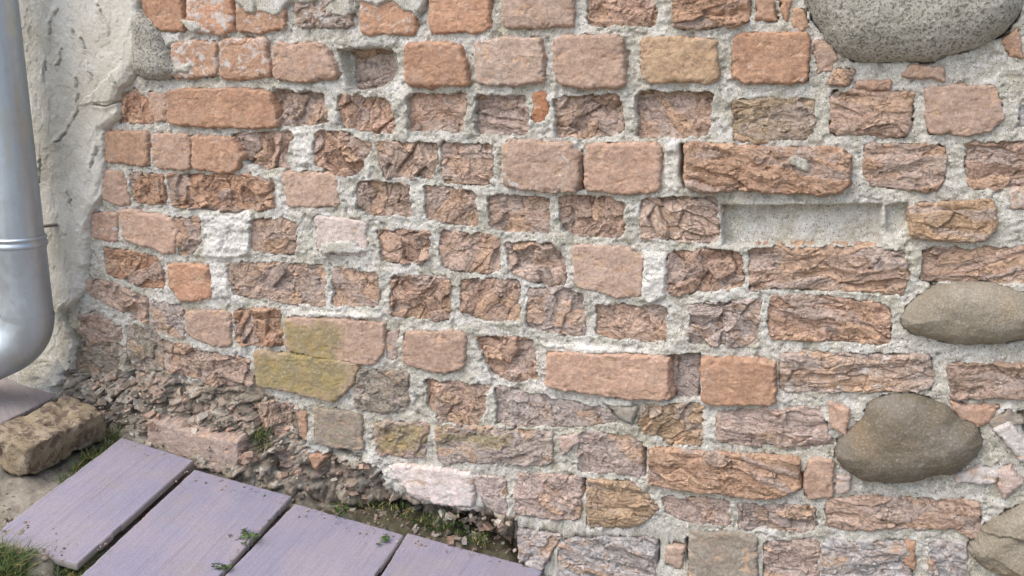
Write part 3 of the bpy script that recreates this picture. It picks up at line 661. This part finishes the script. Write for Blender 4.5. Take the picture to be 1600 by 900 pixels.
for s, hh in SMEAR:
    P = on_wall(poly(s)); a, b_, c_, d_ = sl_(P, .01); x, z = X[a:b_, c_:d_], Z[a:b_, c_:d_]
    q = sdf(P, x, z)+fbm(x/.03, z/.03, 81, 4)*.010
    H[a:b_, c_:d_] = np.maximum(H[a:b_, c_:d_], np.where(q > 0, hh-.006+.006*sstep(0, .006, q)+fbm(x/.02, z/.02, 82, 3)*.0012, -1))
x, z, hh, F, att = heightfield(X, Z, H, np.ones((len(gz)-1, len(gx)-1), bool), -.45, dict(moss=moss, dirt=dirt, white=soft([(p, .8 if i < 2 else .5) for i, (p, _) in enumerate(LUMP)], X, Z, .006, 320)))
WALL_H = H
mesh_np('mortar', wallV(x, z, hh), F, m_mortar, True, att, parent=wall)

# ------------------------------------------------------------------ plaster coat at the left
PL = "213,-60 213,45 216,80 205,115 190,135 183,150 180,185 160,203 158,260 155,300 137,335 134,370 130,420 128,452 108,478 94,490 112,540 108,600 90,640"
edge_px = poly(PL); Pe = on_wall(edge_px, .01)
top = np.array([Pe[0][0]+.02, 2.6]); P = np.concatenate([[top], Pe, [[Pe[-1][0], GL[1]-.5]], [[-4.1, GL[1]-.8]], [[-4.1, 2.6]]])
gx2 = axis(on_wall([(-15, 300)])[0][0], Pe[:, 0].max()+.01, -4.1, Pe[:, 0].max()+.02, .0014); gz2 = axis(on_wall([(30, 640)])[0][1], fz1+.02, GL[1]-.5, 2.55, .0014)
X, Z = np.meshgrid(gx2, gz2)
s = sdf(P, X, Z)+fbm(X/.03, Z/.03, 500, 4)*.006+fbm(X/.008, Z/.008, 501, 2)*.0012
h = .014+fbm(X/.13, Z/.18, 502, 3)*.0042+fbm(X/.02, Z/.025, 503, 4)*.0010
h += terrace(fbm(X/.06, Z/.10, 504, 4)*2.2, .10)/2.2*.0026+fbm(X/.006, Z/.006, 505, 2)*.0004
h -= sstep(.012, 0, s)*.007*(.6+fbm(X/.03, Z/.03, 506, 2))
h = np.where(s < 0, h+s*4, h)
for L in ("88,15 80,30 78,55", "154,8 165,30 172,45", "97,77 95,95 90,102", "120,122 121,150 122,165 117,180 107,195 102,207 88,222", "110,42 115,54", "138,100 145,118", "146,163 165,166 181,159",
          "128,60 134,75", "70,95 66,120", "62,250 60,290", "150,230 140,262", "105,300 112,322", "178,120 184,132"):
    L = on_wall(poly(L), .014); dd = seg_dist(L, X+fbm(X/.02, Z/.016, 507, 4)*.007, Z)
    h -= .014*sstep(.0024, .0009, dd)*sstep(-.35, .0, fbm(X/.02, Z/.02, 511, 2)); h += .003*sstep(.014, .003, dd)*(X < np.interp(Z, L[::-1, 1], L[::-1, 0]))
ledge = on_wall(poly("122,165 181,158 186,140 205,118 190,100 150,140"), .014)
h += .004*sstep(-.001, .003, sdf(ledge, X, Z)+fbm(X/.02, Z/.02, 509, 3)*.004)
vs = s > -.004; keep = vs[:-1, :-1] & vs[1:, :-1] & vs[:-1, 1:] & vs[1:, 1:]
x, z, hh, F, att = heightfield(X, Z, h, keep, -.03, dict(moss=soft(MOSS, X, Z, .03, 300), dirt=.30*sstep(.10, .0, Z-ground_z(X, 0*X))))
mesh_np('plaster_coat', wallV(x, z, hh), F, m_plaster, True, att, parent=wall, label='cream trowelled plaster, cracked and flaking at its edge')

# ------------------------------------------------------------------ ground
gxx = axis(-1.25, .75, -70, 70, .006); gyy = axis(-.85, .02, -70, 2.0, .006)
def coarse(v, lo, hi, step0):
    r = list(v)
    return np.array(r)
def axis2(a, b, lo, hi, fine):
    v = list(np.arange(a, b, fine)); st = fine; x = v[-1]
    while x < hi: st = st*1.25; x += st; v.append(x)
    st = fine; x = v[0]; pre = []
    while x > lo: st = st*1.25; x -= st; pre.append(x)
    return np.array(pre[::-1]+v)
gxx = axis2(-1.3, .75, -150, 150, .005); gyy = axis2(-.8, .0, -150, .5, .005)
X, Y = np.meshgrid(gxx, gyy)
near = sstep(3, 1, np.hypot(X, Y))
h = ground_z(X, Y)-.024+near*(fbm(X/.12, Y/.12, 600, 4)*.012+fbm(X/.03, Y/.03, 601, 4)*.005+fbm(X/.01, Y/.01, 602, 2)*.002)
def gpoly(s): return on_ground(poly(s))[:, :2]
def gbump(s, hgt, w, seed):
    global h
    P = gpoly(s); q = sdf(P, X, Y)+fbm(X/.04, Y/.04, seed, 4)*.018*min(1, w/.01)
    h = h+hgt*sstep(-w, w, q)
gbump("-40,832 12,828 55,818 78,846 98,872 75,930 -60,930", .036, .012, 610)
gbump("-60,655 60,640 120,615 150,640 60,700 -60,760", .022, .02, 612)
gbump("140,600 200,655 330,700 460,750 480,775 300,715 190,684 140,660", .045, .03, 614)
gbump("505,800 640,788 800,812 812,885 860,893 640,835 490,790", .028, .02, 616)
dirtg = sstep(.10, .0, -Y)*.35*near
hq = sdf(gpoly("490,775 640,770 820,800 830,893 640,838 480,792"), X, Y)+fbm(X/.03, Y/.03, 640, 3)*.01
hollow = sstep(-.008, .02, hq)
h = h+hollow*(fbm(X/.03, Y/.03, 641, 4)*.010+fbm(X/.012, Y/.012, 642, 3)*.004)
x, y, hh, F, att = heightfield(X, Y, h, np.ones((len(gyy)-1, len(gxx)-1), bool), -3.0, dict(dirt=dirtg, humus=hollow))
mesh_np('ground', np.stack([x, y, hh], -1), F, m_soil, True, att, kind='structure')

# ------------------------------------------------------------------ planks by the wall
def plank(corners, lift, thick, m, label, seed, drop=None):
    """corners in photograph order: wall-left, wall-right, outer-right, outer-left"""
    Q = on_ground(poly(corners), lift)
    o = Q.mean(0); yv = (Q[0]+Q[1]-Q[2]-Q[3]); yv /= np.linalg.norm(yv); nv = G_N.copy(); yv -= nv*(yv @ nv); yv /= np.linalg.norm(yv); xv = np.cross(yv, nv)
    P = np.stack([(Q-o) @ xv, (Q-o) @ yv], -1)
    P = P[::-1] if np.cross(P[1]-P[0], P[2]-P[1]) < 0 else P
    lo, hi = P.min(0)-.004, P.max(0)+.004; r = .0025
    X, Y = np.meshgrid(np.arange(lo[0], hi[0]+r, r), np.arange(lo[1], hi[1]+r, r))
    s = sdf(P, X, Y)+fbm(X/.05, Y/.05, seed, 3)*.0012+fbm(X/.012, Y/.012, seed+1, 2)*.0005
    q = np.clip(1-s/.0035, 0, 1); h = -.003*(1-np.sqrt(np.clip(1-q*q, 0, 1)))+fbm(X/.09, Y/.25, seed+2, 3)*.0012+fbm(X/.008, Y/.2, seed+3, 3)*.0004
    vs = s > -.001; keep = vs[:-1, :-1] & vs[1:, :-1] & vs[:-1, 1:] & vs[1:, 1:]
    x, y, hh, F, att = heightfield(X, Y, h, keep, -thick, dict(edge=sstep(.004, .0005, s+fbm(X/.02, Y/.02, seed+4, 3)*.002)))
    att['edge'] = np.where(hh <= -thick+1e-6, 1.0, att['edge'])
    ob = mesh_np('plank', np.stack([x, y, hh], -1), F, m, True, att, label=label, cat='plank', group='mauve planks laid along the foot of the wall')
    ob.matrix_world = Matrix(((xv[0], yv[0], nv[0], o[0]), (xv[1], yv[1], nv[1], o[1]), (xv[2], yv[2], nv[2], o[2]), (0, 0, 0, 1)))
    return ob
plank("190,683 304,719 122,882 -20,842", .014, .013, m_plank, 'mauve grained plank at the head of the row, its outer corner buried under sand', 701)
plank("304,733 457,775 330,915 118,905", .008, .013, m_plank, 'mauve plank second from the loose weathered brick, pale scuffs near its outer end', 711)
plank("461,786 632,835 540,965 338,912", .004, .013, m_plank, 'mauve plank with a clover sprig on each long edge, below the hollow', 721)
plank("637,832 850,890 770,1010 560,955", .0, .013, m_plank, 'pinkish mauve plank running up to the lowest bricks, last of the row', 731)
ob = plank("-150,640 62,556 122,602 -170,748", .030, .022, m_plank_b, 'dusty grey and mauve board lying under the mouth of the downpipe', 741)
ob['category'] = 'board'; ob.name = 'board'; del ob['group']

# ------------------------------------------------------------------ worn brick on the ground, loose brick at the wall foot
def noisy_box(name, L, Wd, Ht, seed, m, amp=.004, n=(60, 34, 22), **k):
    """closed box surface with rounded, worn and pitted faces"""
    V = []; F = []
    idx = {}
    def vid(i, j, kk):
        key = (i, j, kk)
        if key not in idx: idx[key] = len(V); V.append((i/n[0]-.5, j/n[1]-.5, kk/n[2]))
        return idx[key]
    for i in range(n[0]):
        for j in range(n[1]):
            F.append((vid(i, j, n[2]), vid(i+1, j, n[2]), vid(i+1, j+1, n[2]), vid(i, j+1, n[2])))
            F.append((vid(i, j+1, 0), vid(i+1, j+1, 0), vid(i+1, j, 0), vid(i, j, 0)))
    for i in range(n[0]):
        for kk in range(n[2]):
            F.append((vid(i, 0, kk), vid(i+1, 0, kk), vid(i+1, 0, kk+1), vid(i, 0, kk+1)))
            F.append((vid(i, n[1], kk+1), vid(i+1, n[1], kk+1), vid(i+1, n[1], kk), vid(i, n[1], kk)))
    for j in range(n[1]):
        for kk in range(n[2]):
            F.append((vid(0, j, kk+1), vid(0, j+1, kk+1), vid(0, j+1, kk), vid(0, j, kk)))
            F.append((vid(n[0], j, kk), vid(n[0], j+1, kk), vid(n[0], j+1, kk+1), vid(n[0], j, kk+1)))
    V = np.array(V)*np.array([L, Wd, Ht]); c = np.array([0, 0, Ht/2]); R = .008
    half = np.array([L, Wd, Ht])/2-R
    q = V-c; core = np.clip(q, -half, half); dv = q-core; ln = np.linalg.norm(dv, axis=1, keepdims=True)
    nrm = dv/np.maximum(ln, 1e-9); q = core+nrm*R
    for i in range(len(q)):
        p = Vector(q[i])
        a = mnoise.fractal(p*22+Vector((seed, 0, 0)), .9, 2.1, 4)*amp + mnoise.fractal(p*80+Vector((0, seed, 0)), .9, 2.1, 3)*amp*.35
        cr = max(0, mnoise.noise(p*30+Vector((seed, 5, 0)))-.12)*-.018
        q[i] += nrm[i]*(a+cr)
    att = dict(moss=np.clip((.022-(q[:, 2]+Ht/2))/.02, 0, 1)*.4+.08, dirt=np.zeros(len(q)), lime=np.full(len(q), .12))
    return mesh_np(name, q+c, np.array(F), m, True, att, tint=np.tile((.34, .27, .23), (len(q), 1)), **k)
a, bb = on_ground([(42, 752), (166, 686)], -.014)
ax = bb-a; L = np.linalg.norm(ax); ax /= L; ay = np.cross(G_N, ax); ay = ay if ay[1] > 0 else -ay
WD = .112; o = (a+bb)/2+ay*WD/2
ob = noisy_box('loose_brick', L, WD, .072, 3.3, m_ybrick, label='worn yellowish brick with dark pits lying on the soil beside the planks', cat='brick')
az = np.cross(ax, ay)
ob.matrix_world = Matrix(((ax[0], ay[0], az[0], o[0]), (ax[1], ay[1], az[1], o[1]), (ax[2], ay[2], az[2], o[2]), (0, 0, 0, 1)))
P = on_wall(poly("233,657 337,685 373,690 370,725 343,737 303,722 233,693"), .05)
V, F, att, tv = build_block(P, .055, 's', (.42, .33, .28), .12, 8101, back=-.02)
att['dirt'] = att['dirt']*.55
mesh_np('loose_brick', V, F, m_brick, True, att, tv, label='pale dusty brick lying lengthwise against the wall foot above the planks', cat='brick')

# ------------------------------------------------------------------ downpipe
def sweep(pts, rad, seg=40, cap=True):
    pts = np.array(pts, float); n_ = len(pts); rad = np.broadcast_to(rad, n_)
    tg = np.gradient(pts, axis=0); tg /= np.linalg.norm(tg, axis=1, keepdims=True)
    ref = np.array([0, 1, 0]); V = []; 
    u = np.cross(ref, tg[0]); u /= np.linalg.norm(u)
    for i in range(n_):
        u = u-tg[i]*(u @ tg[i]); u /= np.linalg.norm(u); w = np.cross(tg[i], u)
        a = np.linspace(0, 2*math.pi, seg, endpoint=False)
        V.append(pts[i]+rad[i]*(np.cos(a)[:, None]*u+np.sin(a)[:, None]*w))
    V = np.concatenate(V); F = []
    for i in range(n_-1):
        for j in range(seg):
            F.append((i*seg+j, i*seg+(j+1) % seg, (i+1)*seg+(j+1) % seg, (i+1)*seg+j))
    return V, np.array(F)
PY = .105; PR = .049
ptop = on_wall([(0, 0)], PY)[0]; 
def pc(px, py): q = on_wall([(px, py)], PY)[0]; return np.array([q[0], -PY, q[1]])
pa, pb = pc(-5, 20), pc(43, 490)
px_ = pb[0]
pipe = empty('downpipe', (px_, -PY, float(pb[2])), label='galvanised grey metal downpipe with a bent shoe in front of the plaster', cat='drainpipe')
zb = pb[2]; ztop = 2.6
def tubez(name, z1, z2, r, **k):
    V, F = sweep([(px_, -PY, z) for z in np.linspace(z1, z2, 12)], r); return mesh_np(name, V, F, m_zinc, parent=pipe, **k)
zj = pc(35, 378)[2]
V, F = sweep([(px_, -PY, z) for z in [zj-.012, zj-.006, zj, zj+.02, .9, 1.6, ztop]], PR); mesh_np('pipe', V, F, m_zinc, parent=pipe)
V, F = sweep([(px_, -PY, z) for z in [zb-.002, zb+.004, zb+.03, zj-.02, zj-.008, zj-.004]], [PR+.0012, PR+.0012, PR+.001, PR+.001, PR+.0035, PR+.0035]); mesh_np('lower_pipe', V, F, m_zinc, parent=pipe)
prof = [(PR, -.010), (PR+.003, -.009), (PR+.0045, -.006), (PR+.0045, -.001), (PR+.0020, .0015), (PR+.0020, .006), (PR+.0040, .0075), (PR+.0040, .011), (PR, .013)]
V, F = sweep([(px_, -PY, zj+z) for r, z in prof], [r+.001 for r, z in prof]); mesh_np('joint_collar', V, F, m_zinc, parent=pipe)
# seam down the pipe
ang = math.radians(-62)
sx, sy = px_+math.cos(ang)*(PR+.0005), -PY+math.sin(ang)*(PR+.0005)
# shoe: bends to the left and a little outwards
dirv = np.array([-.90, -.42, 0]); dirv /= np.linalg.norm(dirv); RB = .085; pts = []
END = math.radians(66)
for t in np.linspace(0, END, 22):
    pts.append(np.array([px_, -PY, zb])+dirv*RB*(1-math.cos(t))+np.array([0, 0, -1])*RB*math.sin(t))
td = dirv*math.sin(END)+np.array([0, 0, -1])*math.cos(END)
for k in range(1, 6): pts.append(pts[21]+td*.03*k)
V, F = sweep(pts, [PR+.0028]+[PR+.0028]+[PR+.0022]*(len(pts)-2)); mesh_np('shoe', V, F, m_zinc, parent=pipe)
# nail peg in the plaster behind the pipe
q = on_wall([(62, 352), (90, 351)], .012)
pts = [np.array([q[0][0]-.01, -PY+.03, q[0][1]]), np.array([q[0][0]+.01, -.04, q[0][1]]), np.array([q[1][0], -.012, q[1][1]])]
V, F = sweep(np.array([pts[0]+(pts[1]-pts[0])*t for t in np.linspace(0, 1, 5)]+[pts[1]+(pts[2]-pts[1])*t for t in np.linspace(.2, 1, 5)]), .0035, 12)
mesh_np('bracket_pin', V, F, m_iron, parent=pipe)

# ------------------------------------------------------------------ gravel, grass, moss, clover
def pebble(c, r, rr):
    V = []; n1, n2 = 7, 5
    a = np.array([rr.uniform(.7, 1.3), rr.uniform(.7, 1.2), rr.uniform(.45, .8)])*r
    rot = np.array(Matrix.Rotation(rr.uniform(0, 6.3), 3, 'Z') @ Matrix.Rotation(rr.uniform(-.5, .5), 3, 'X'))
    for i in range(n2+1):
        th = math.pi*i/n2
        for j in range(n1):
            ph = 2*math.pi*j/n1; k = rr.uniform(.85, 1.1)
            V.append(rot @ (a*k*np.array([math.sin(th)*math.cos(ph), math.sin(th)*math.sin(ph), math.cos(th)]))+c)
    F = [(i*n1+j, i*n1+(j+1) % n1, (i+1)*n1+(j+1) % n1, (i+1)*n1+j) for i in range(n2) for j in range(n1)]
    return V, [f[::-1] for f in F]
def shard(c, r, rr):
    pts = np.array([[sx, sy, sz] for sx in (-1, 1) for sy in (-1, 1) for sz in (-1, 1)], float)
    pts = pts*np.array([rr.uniform(.7, 1.2), rr.uniform(.5, .9), rr.uniform(.3, .7)])*r*.75
    pts *= np.array([[rr.uniform(.55, 1.15) for _ in range(3)] for _ in range(8)])
    rot = np.array(Matrix.Rotation(rr.uniform(0, 6.3), 3, 'Z') @ Matrix.Rotation(rr.gauss(0, .45), 3, 'X') @ Matrix.Rotation(rr.gauss(0, .45), 3, 'Y'))
    return list(pts @ rot.T+c), [(0, 1, 3, 2), (4, 6, 7, 5), (0, 4, 5, 1), (2, 3, 7, 6), (0, 2, 6, 4), (1, 5, 7, 3)]
def gheight(x, y):
    i = np.clip(np.searchsorted(gxx, x), 0, len(gxx)-1); j = np.clip(np.searchsorted(gyy, y), 0, len(gyy)-1)
    return h_ground[j, i]
h_ground = h
V, F, T = [], [], []; rr = random.Random(4)
PEB = [(.36, .33, .28), (.45, .42, .36), (.28, .22, .17), (.40, .27, .20), (.42, .39, .33), (.2, .17, .13), (.30, .25, .2)]
spots = []
def scat(reg, n_, r0, r1, lift=0):
    P = poly(reg); lo, hi = P.min(0), P.max(0); k = 0; tries = 0
    while k < n_ and tries < n_*60:
        tries += 1
        p = np.array([rr.uniform(lo[0], hi[0]), rr.uniform(lo[1], hi[1])])
        if sdf(P, p[:1], p[1:])[0] < 0: continue
        g = on_ground([p])[0]
        if g[1] > -.005: continue
        r = r0*(r1/r0)**(rr.random()**1.6)
        v, f = pebble(np.array([g[0], g[1], gheight(g[0], g[1])+r*.25]), r, rr)
        b0 = len(V); V.extend(v); F.extend([tuple(b0+i for i in q) for q in f]); c = np.array(rr.choice(PEB))*rr.uniform(.8, 1.15); T.extend([c]*len(v)); k += 1
scat("-40,822 60,815 92,855 98,905 60,930 -60,930", 260, .0012, .006)
scat("-40,700 20,760 10,820 -40,840", 90, .0015, .006)
scat("10,640 130,610 150,630 20,690", 80, .0015, .006)
scat("130,600 200,650 330,700 460,745 470,778 300,716 190,684 150,660", 90, .0015, .005)
rr2 = random.Random(77)
VR, FR, TR = [], [], []
RUB = [(.47, .33, .25), (.42, .30, .235), (.53, .48, .41), (.36, .30, .24), (.27, .225, .18), (.47, .42, .35)]
cp = [("515,790 640,800 700,830 690,850 600,835 530,812", 70, .003, .010), ("690,800 800,815 805,868 720,850", 90, .004, .015), ("455,700 570,720 590,780 470,775", 110, .003, .015),
      ("140,590 300,610 470,650 460,740 240,680 150,640", 330, .003, .017), ("120,560 250,590 260,640 140,620", 90, .003, .014), ("395,600 480,640 480,700 420,700 380,650", 70, .003, .012)]
for reg, n_, r0, r1 in cp:
    P = poly(reg); lo, hi = P.min(0), P.max(0); k = 0
    while k < n_:
        p = np.array([rr2.uniform(lo[0], hi[0]), rr2.uniform(lo[1], hi[1])])
        if sdf(P, p[:1], p[1:])[0] < 0: continue
        q = on_wall([p], .02)[0]; i = np.searchsorted(gx, q[0]); j = np.searchsorted(gz, q[1])
        r = r0*(r1/r0)**(rr2.random()**1.8); dd = max(WALL_H[j, i], -.06)
        q = on_wall([p], dd)[0]; v, f = shard(np.array([q[0], -dd, q[1]]), r, rr2)
        b0 = len(VR); VR.extend(v); FR.extend([tuple(b0+i2 for i2 in qq) for qq in f]); c = np.array(rr2.choice(RUB))*rr2.uniform(.75, 1.15); TR.extend([c]*len(v)); k += 1
for gs, gn in (("120,610 200,655 330,700 460,750 480,778 300,718 190,684 140,665", 160), ("480,780 620,790 700,815 820,850 850,893 640,838 490,795", 230)):
  gp = poly(gs); lo, hi = gp.min(0), gp.max(0); k = 0
  while k < gn:
      p = np.array([rr2.uniform(lo[0], hi[0]), rr2.uniform(lo[1], hi[1])])
      if sdf(gp, p[:1], p[1:])[0] < 0: continue
      g = on_ground([p])[0]; r = .0025*(.014/.0025)**(rr2.random()**1.8)
      v, f = shard(np.array([g[0], g[1], gheight(g[0], g[1])+r*.2]), r, rr2)
      b0 = len(VR); VR.extend(v); FR.extend([tuple(b0+i2 for i2 in qq) for qq in f]); c = np.array(rr2.choice(RUB))*rr2.uniform(.75, 1.15)*(.62 if gn == 230 else 1); TR.extend([c]*len(v)); k += 1
mesh_np('rubble', np.array(VR), np.array(FR), m_gravel, False, None, np.array(TR), kind='stuff', label='angular crumbs of brick and mortar heaped along the crumbling wall foot')
for reg, n_ in (("192,686 302,720 296,734 184,700", 70), ("306,736 455,777 446,792 298,752", 90), ("464,790 630,836 620,850 456,806", 80), ("640,835 840,886 830,900 630,850", 60), ("20,800 110,830 130,870 60,870", 90), ("290,735 303,728 160,855 140,868", 50), ("440,790 455,780 350,888 335,895", 50)):
    P = poly(reg); lo, hi = P.min(0), P.max(0); k = 0
    while k < n_*.55:
        p = np.array([rr.uniform(lo[0], hi[0]), rr.uniform(lo[1], hi[1])])
        if sdf(P, p[:1], p[1:])[0] < 0: continue
        g = on_ground([p], .0)[0]; lift = .0135 if p[0]+(p[1]-700)*.9 < 305 else .0085 if p[0]+(p[1]-780)*.9 < 456 else .0045 if p[0]+(p[1]-835)*.7 < 632 else .001
        r = .0008*(.0032/.0008)**(rr.random()**2); g = on_ground([p], lift+r*.3)[0]
        v, f = pebble(g, r, rr); b0 = len(V); V.extend(v); F.extend([tuple(b0+i2 for i2 in qq) for qq in f]); c = np.array(rr.choice(RUB))*rr.uniform(.6, 1.0); T.extend([c]*len(v)); k += 1
mesh_np('gravel', np.array(V), np.array(F), m_gravel, True, None, np.array(T), kind='stuff', label='small pale stones and grit strewn over the sandy soil')

def blade(V, F, A, base, hgt, lean, az, w, dry, rr):
    d = np.array([math.cos(az), math.sin(az), 0]); sd = np.array([-d[1], d[0], 0]); b0 = len(V); N = 4
    for i in range(N+1):
        t = i/N; c = base+d*lean*t*t+np.array([0, 0, hgt*(t-.25*t*t*min(1, lean/hgt))])
        ww = w*(1-t)**.7+.00015
        V.append(c-sd*ww); V.append(c+sd*ww); A.extend([dry, dry])
    for i in range(N): F.append((b0+2*i, b0+2*i+1, b0+2*i+3, b0+2*i+2))
def tuft(name, pts, n_, h0, h1, label, cat, seed, spread=.01, wd=.0010, base_fn=None, dryp=.25, **k):
    rr = random.Random(seed); V, F, A = [], [], []
    for _ in range(n_):
        b = base_fn(rr); az = rr.uniform(0, 6.3); hg = rr.uniform(h0, h1)
        blade(V, F, A, b, hg, rr.uniform(.4, 1.7)*hg, az, wd*rr.uniform(.6, 1.3), 1.0 if rr.random() < dryp else rr.uniform(0, .4), rr)
    return mesh_np(name, np.array(V), np.array(F), m_grass, True, dict(dry=np.array(A)), label=label, cat=cat, **k)
def ground_pts(reg, gauss=None):
    P = poly(reg); lo, hi = P.min(0), P.max(0)
    def f(rr):
        for _ in range(400):
            p = np.array([rr.uniform(lo[0], hi[0]), rr.uniform(lo[1], hi[1])])
            if sdf(P, p[:1], p[1:])[0] > 0:
                g = on_ground([p])[0]; g[2] = gheight(g[0], g[1])-.001; return g
        return g
    return f
tuft('grass_tuft', None, 420, .012, .036, 'dark green grass tuft between the worn yellow brick and the first plank', 'grass', 1, base_fn=ground_pts("88,745 130,700 165,680 190,672 186,690 130,730"))
tuft('grass_tuft', None, 900, .014, .045, 'grass tuft on the sand at the lower left corner', 'grass', 2, base_fn=ground_pts("-30,868 40,880 48,930 -30,940"))
tuft('grass_tuft', None, 620, .012, .040, 'grass tuft growing at the buried end of the first plank', 'grass', 3, base_fn=ground_pts("85,885 130,872 150,900 150,930 85,930"))
# hollow under the bricks: moss and grass on the washed-out ledge
def cave_pts(reg, dep):
    P = poly(reg); lo, hi = P.min(0), P.max(0)
    def f(rr):
        while True:
            p = np.array([rr.uniform(lo[0], hi[0]), rr.uniform(lo[1], hi[1])])
            if sdf(P, p[:1], p[1:])[0] > 0: break
        dd = rr.uniform(*dep); q = on_wall([p], dd)[0]; return np.array([q[0], -dd, q[1]])
    return f
tuft('grass_tuft', None, 900, .004, .015, 'low grass and moss growing in the hollow under the overhanging bricks, left end', 'grass', 4, base_fn=cave_pts("515,795 560,785 640,790 660,825 620,842 535,814", (-.05, .01)), dryp=.35)
tuft('grass_tuft', None, 480, .006, .019, 'green grass clump in the hollow under the bricks, beside the fourth plank', 'grass', 5, base_fn=cave_pts("640,815 690,800 730,825 720,855 650,842", (-.05, .012)), dryp=.1)
tuft('grass_tuft', None, 160, .010, .026, 'small dark green tuft growing out of the rubble at the wall foot', 'grass', 6, base_fn=cave_pts("398,672 420,680 425,712 402,715", (.0, .03)))
tuft('grass_tuft', None, 80, .006, .018, 'small grass sprig under the lowest bricks by the last plank', 'grass', 7, base_fn=cave_pts("735,838 760,838 762,858 738,856", (-.02, .02)))
def clover(px, py, n_, size, label, seed, lift=.006):
    rr = random.Random(seed); V, F, A = [], [], []
    g = on_ground([(px, py)], lift)[0]
    for _ in range(n_):
        c = g+np.array([rr.gauss(0, size), rr.gauss(0, size), rr.uniform(.001, size*1.3)]); az0 = rr.uniform(0, 6.3); R = rr.uniform(.0035, .0060)
        blade(V, F, A, g, max(.003, c[2]-g[2]), math.hypot(c[0]-g[0], c[1]-g[1]), math.atan2(c[1]-g[1], c[0]-g[0]), .0005, .1, rr)
        tl = np.array([rr.uniform(-.4, .4), rr.uniform(-.4, .4)])
        for k in range(3):
            az = az0+k*2.094; d = np.array([math.cos(az), math.sin(az), 0]); sd = np.array([-d[1], d[0], 0]); b0 = len(V)
            for t, w in ((0, .05), (.45, .42), (.85, .40), (1.0, .12)):
                for sg in (-1, 1):
                    p = c+d*R*t*1.2+sd*R*w*sg; p[2] += (p[:2]-c[:2]) @ tl + .0004*k; V.append(p); A.append(rr.uniform(0, .2))
            for i in range(3): F.append((b0+2*i, b0+2*i+1, b0+2*i+3, b0+2*i+2))
    return mesh_np('clover', np.array(V), np.array(F), m_grass, True, dict(dry=np.array(A)), label=label, cat='clover', group='clover in the plank joints')
clover(388, 842, 26, .010, 'clover sprig in the joint between the second and third planks', 11)
clover(352, 888, 14, .007, 'clover low in the joint between the second and third planks, at the frame edge', 12)
clover(600, 845, 8, .007, 'tiny clover sprig near the joint between the third and fourth planks', 13)
clover(528, 800, 24, .010, 'clover clump at the wall end of the third plank, below the hollow', 14)
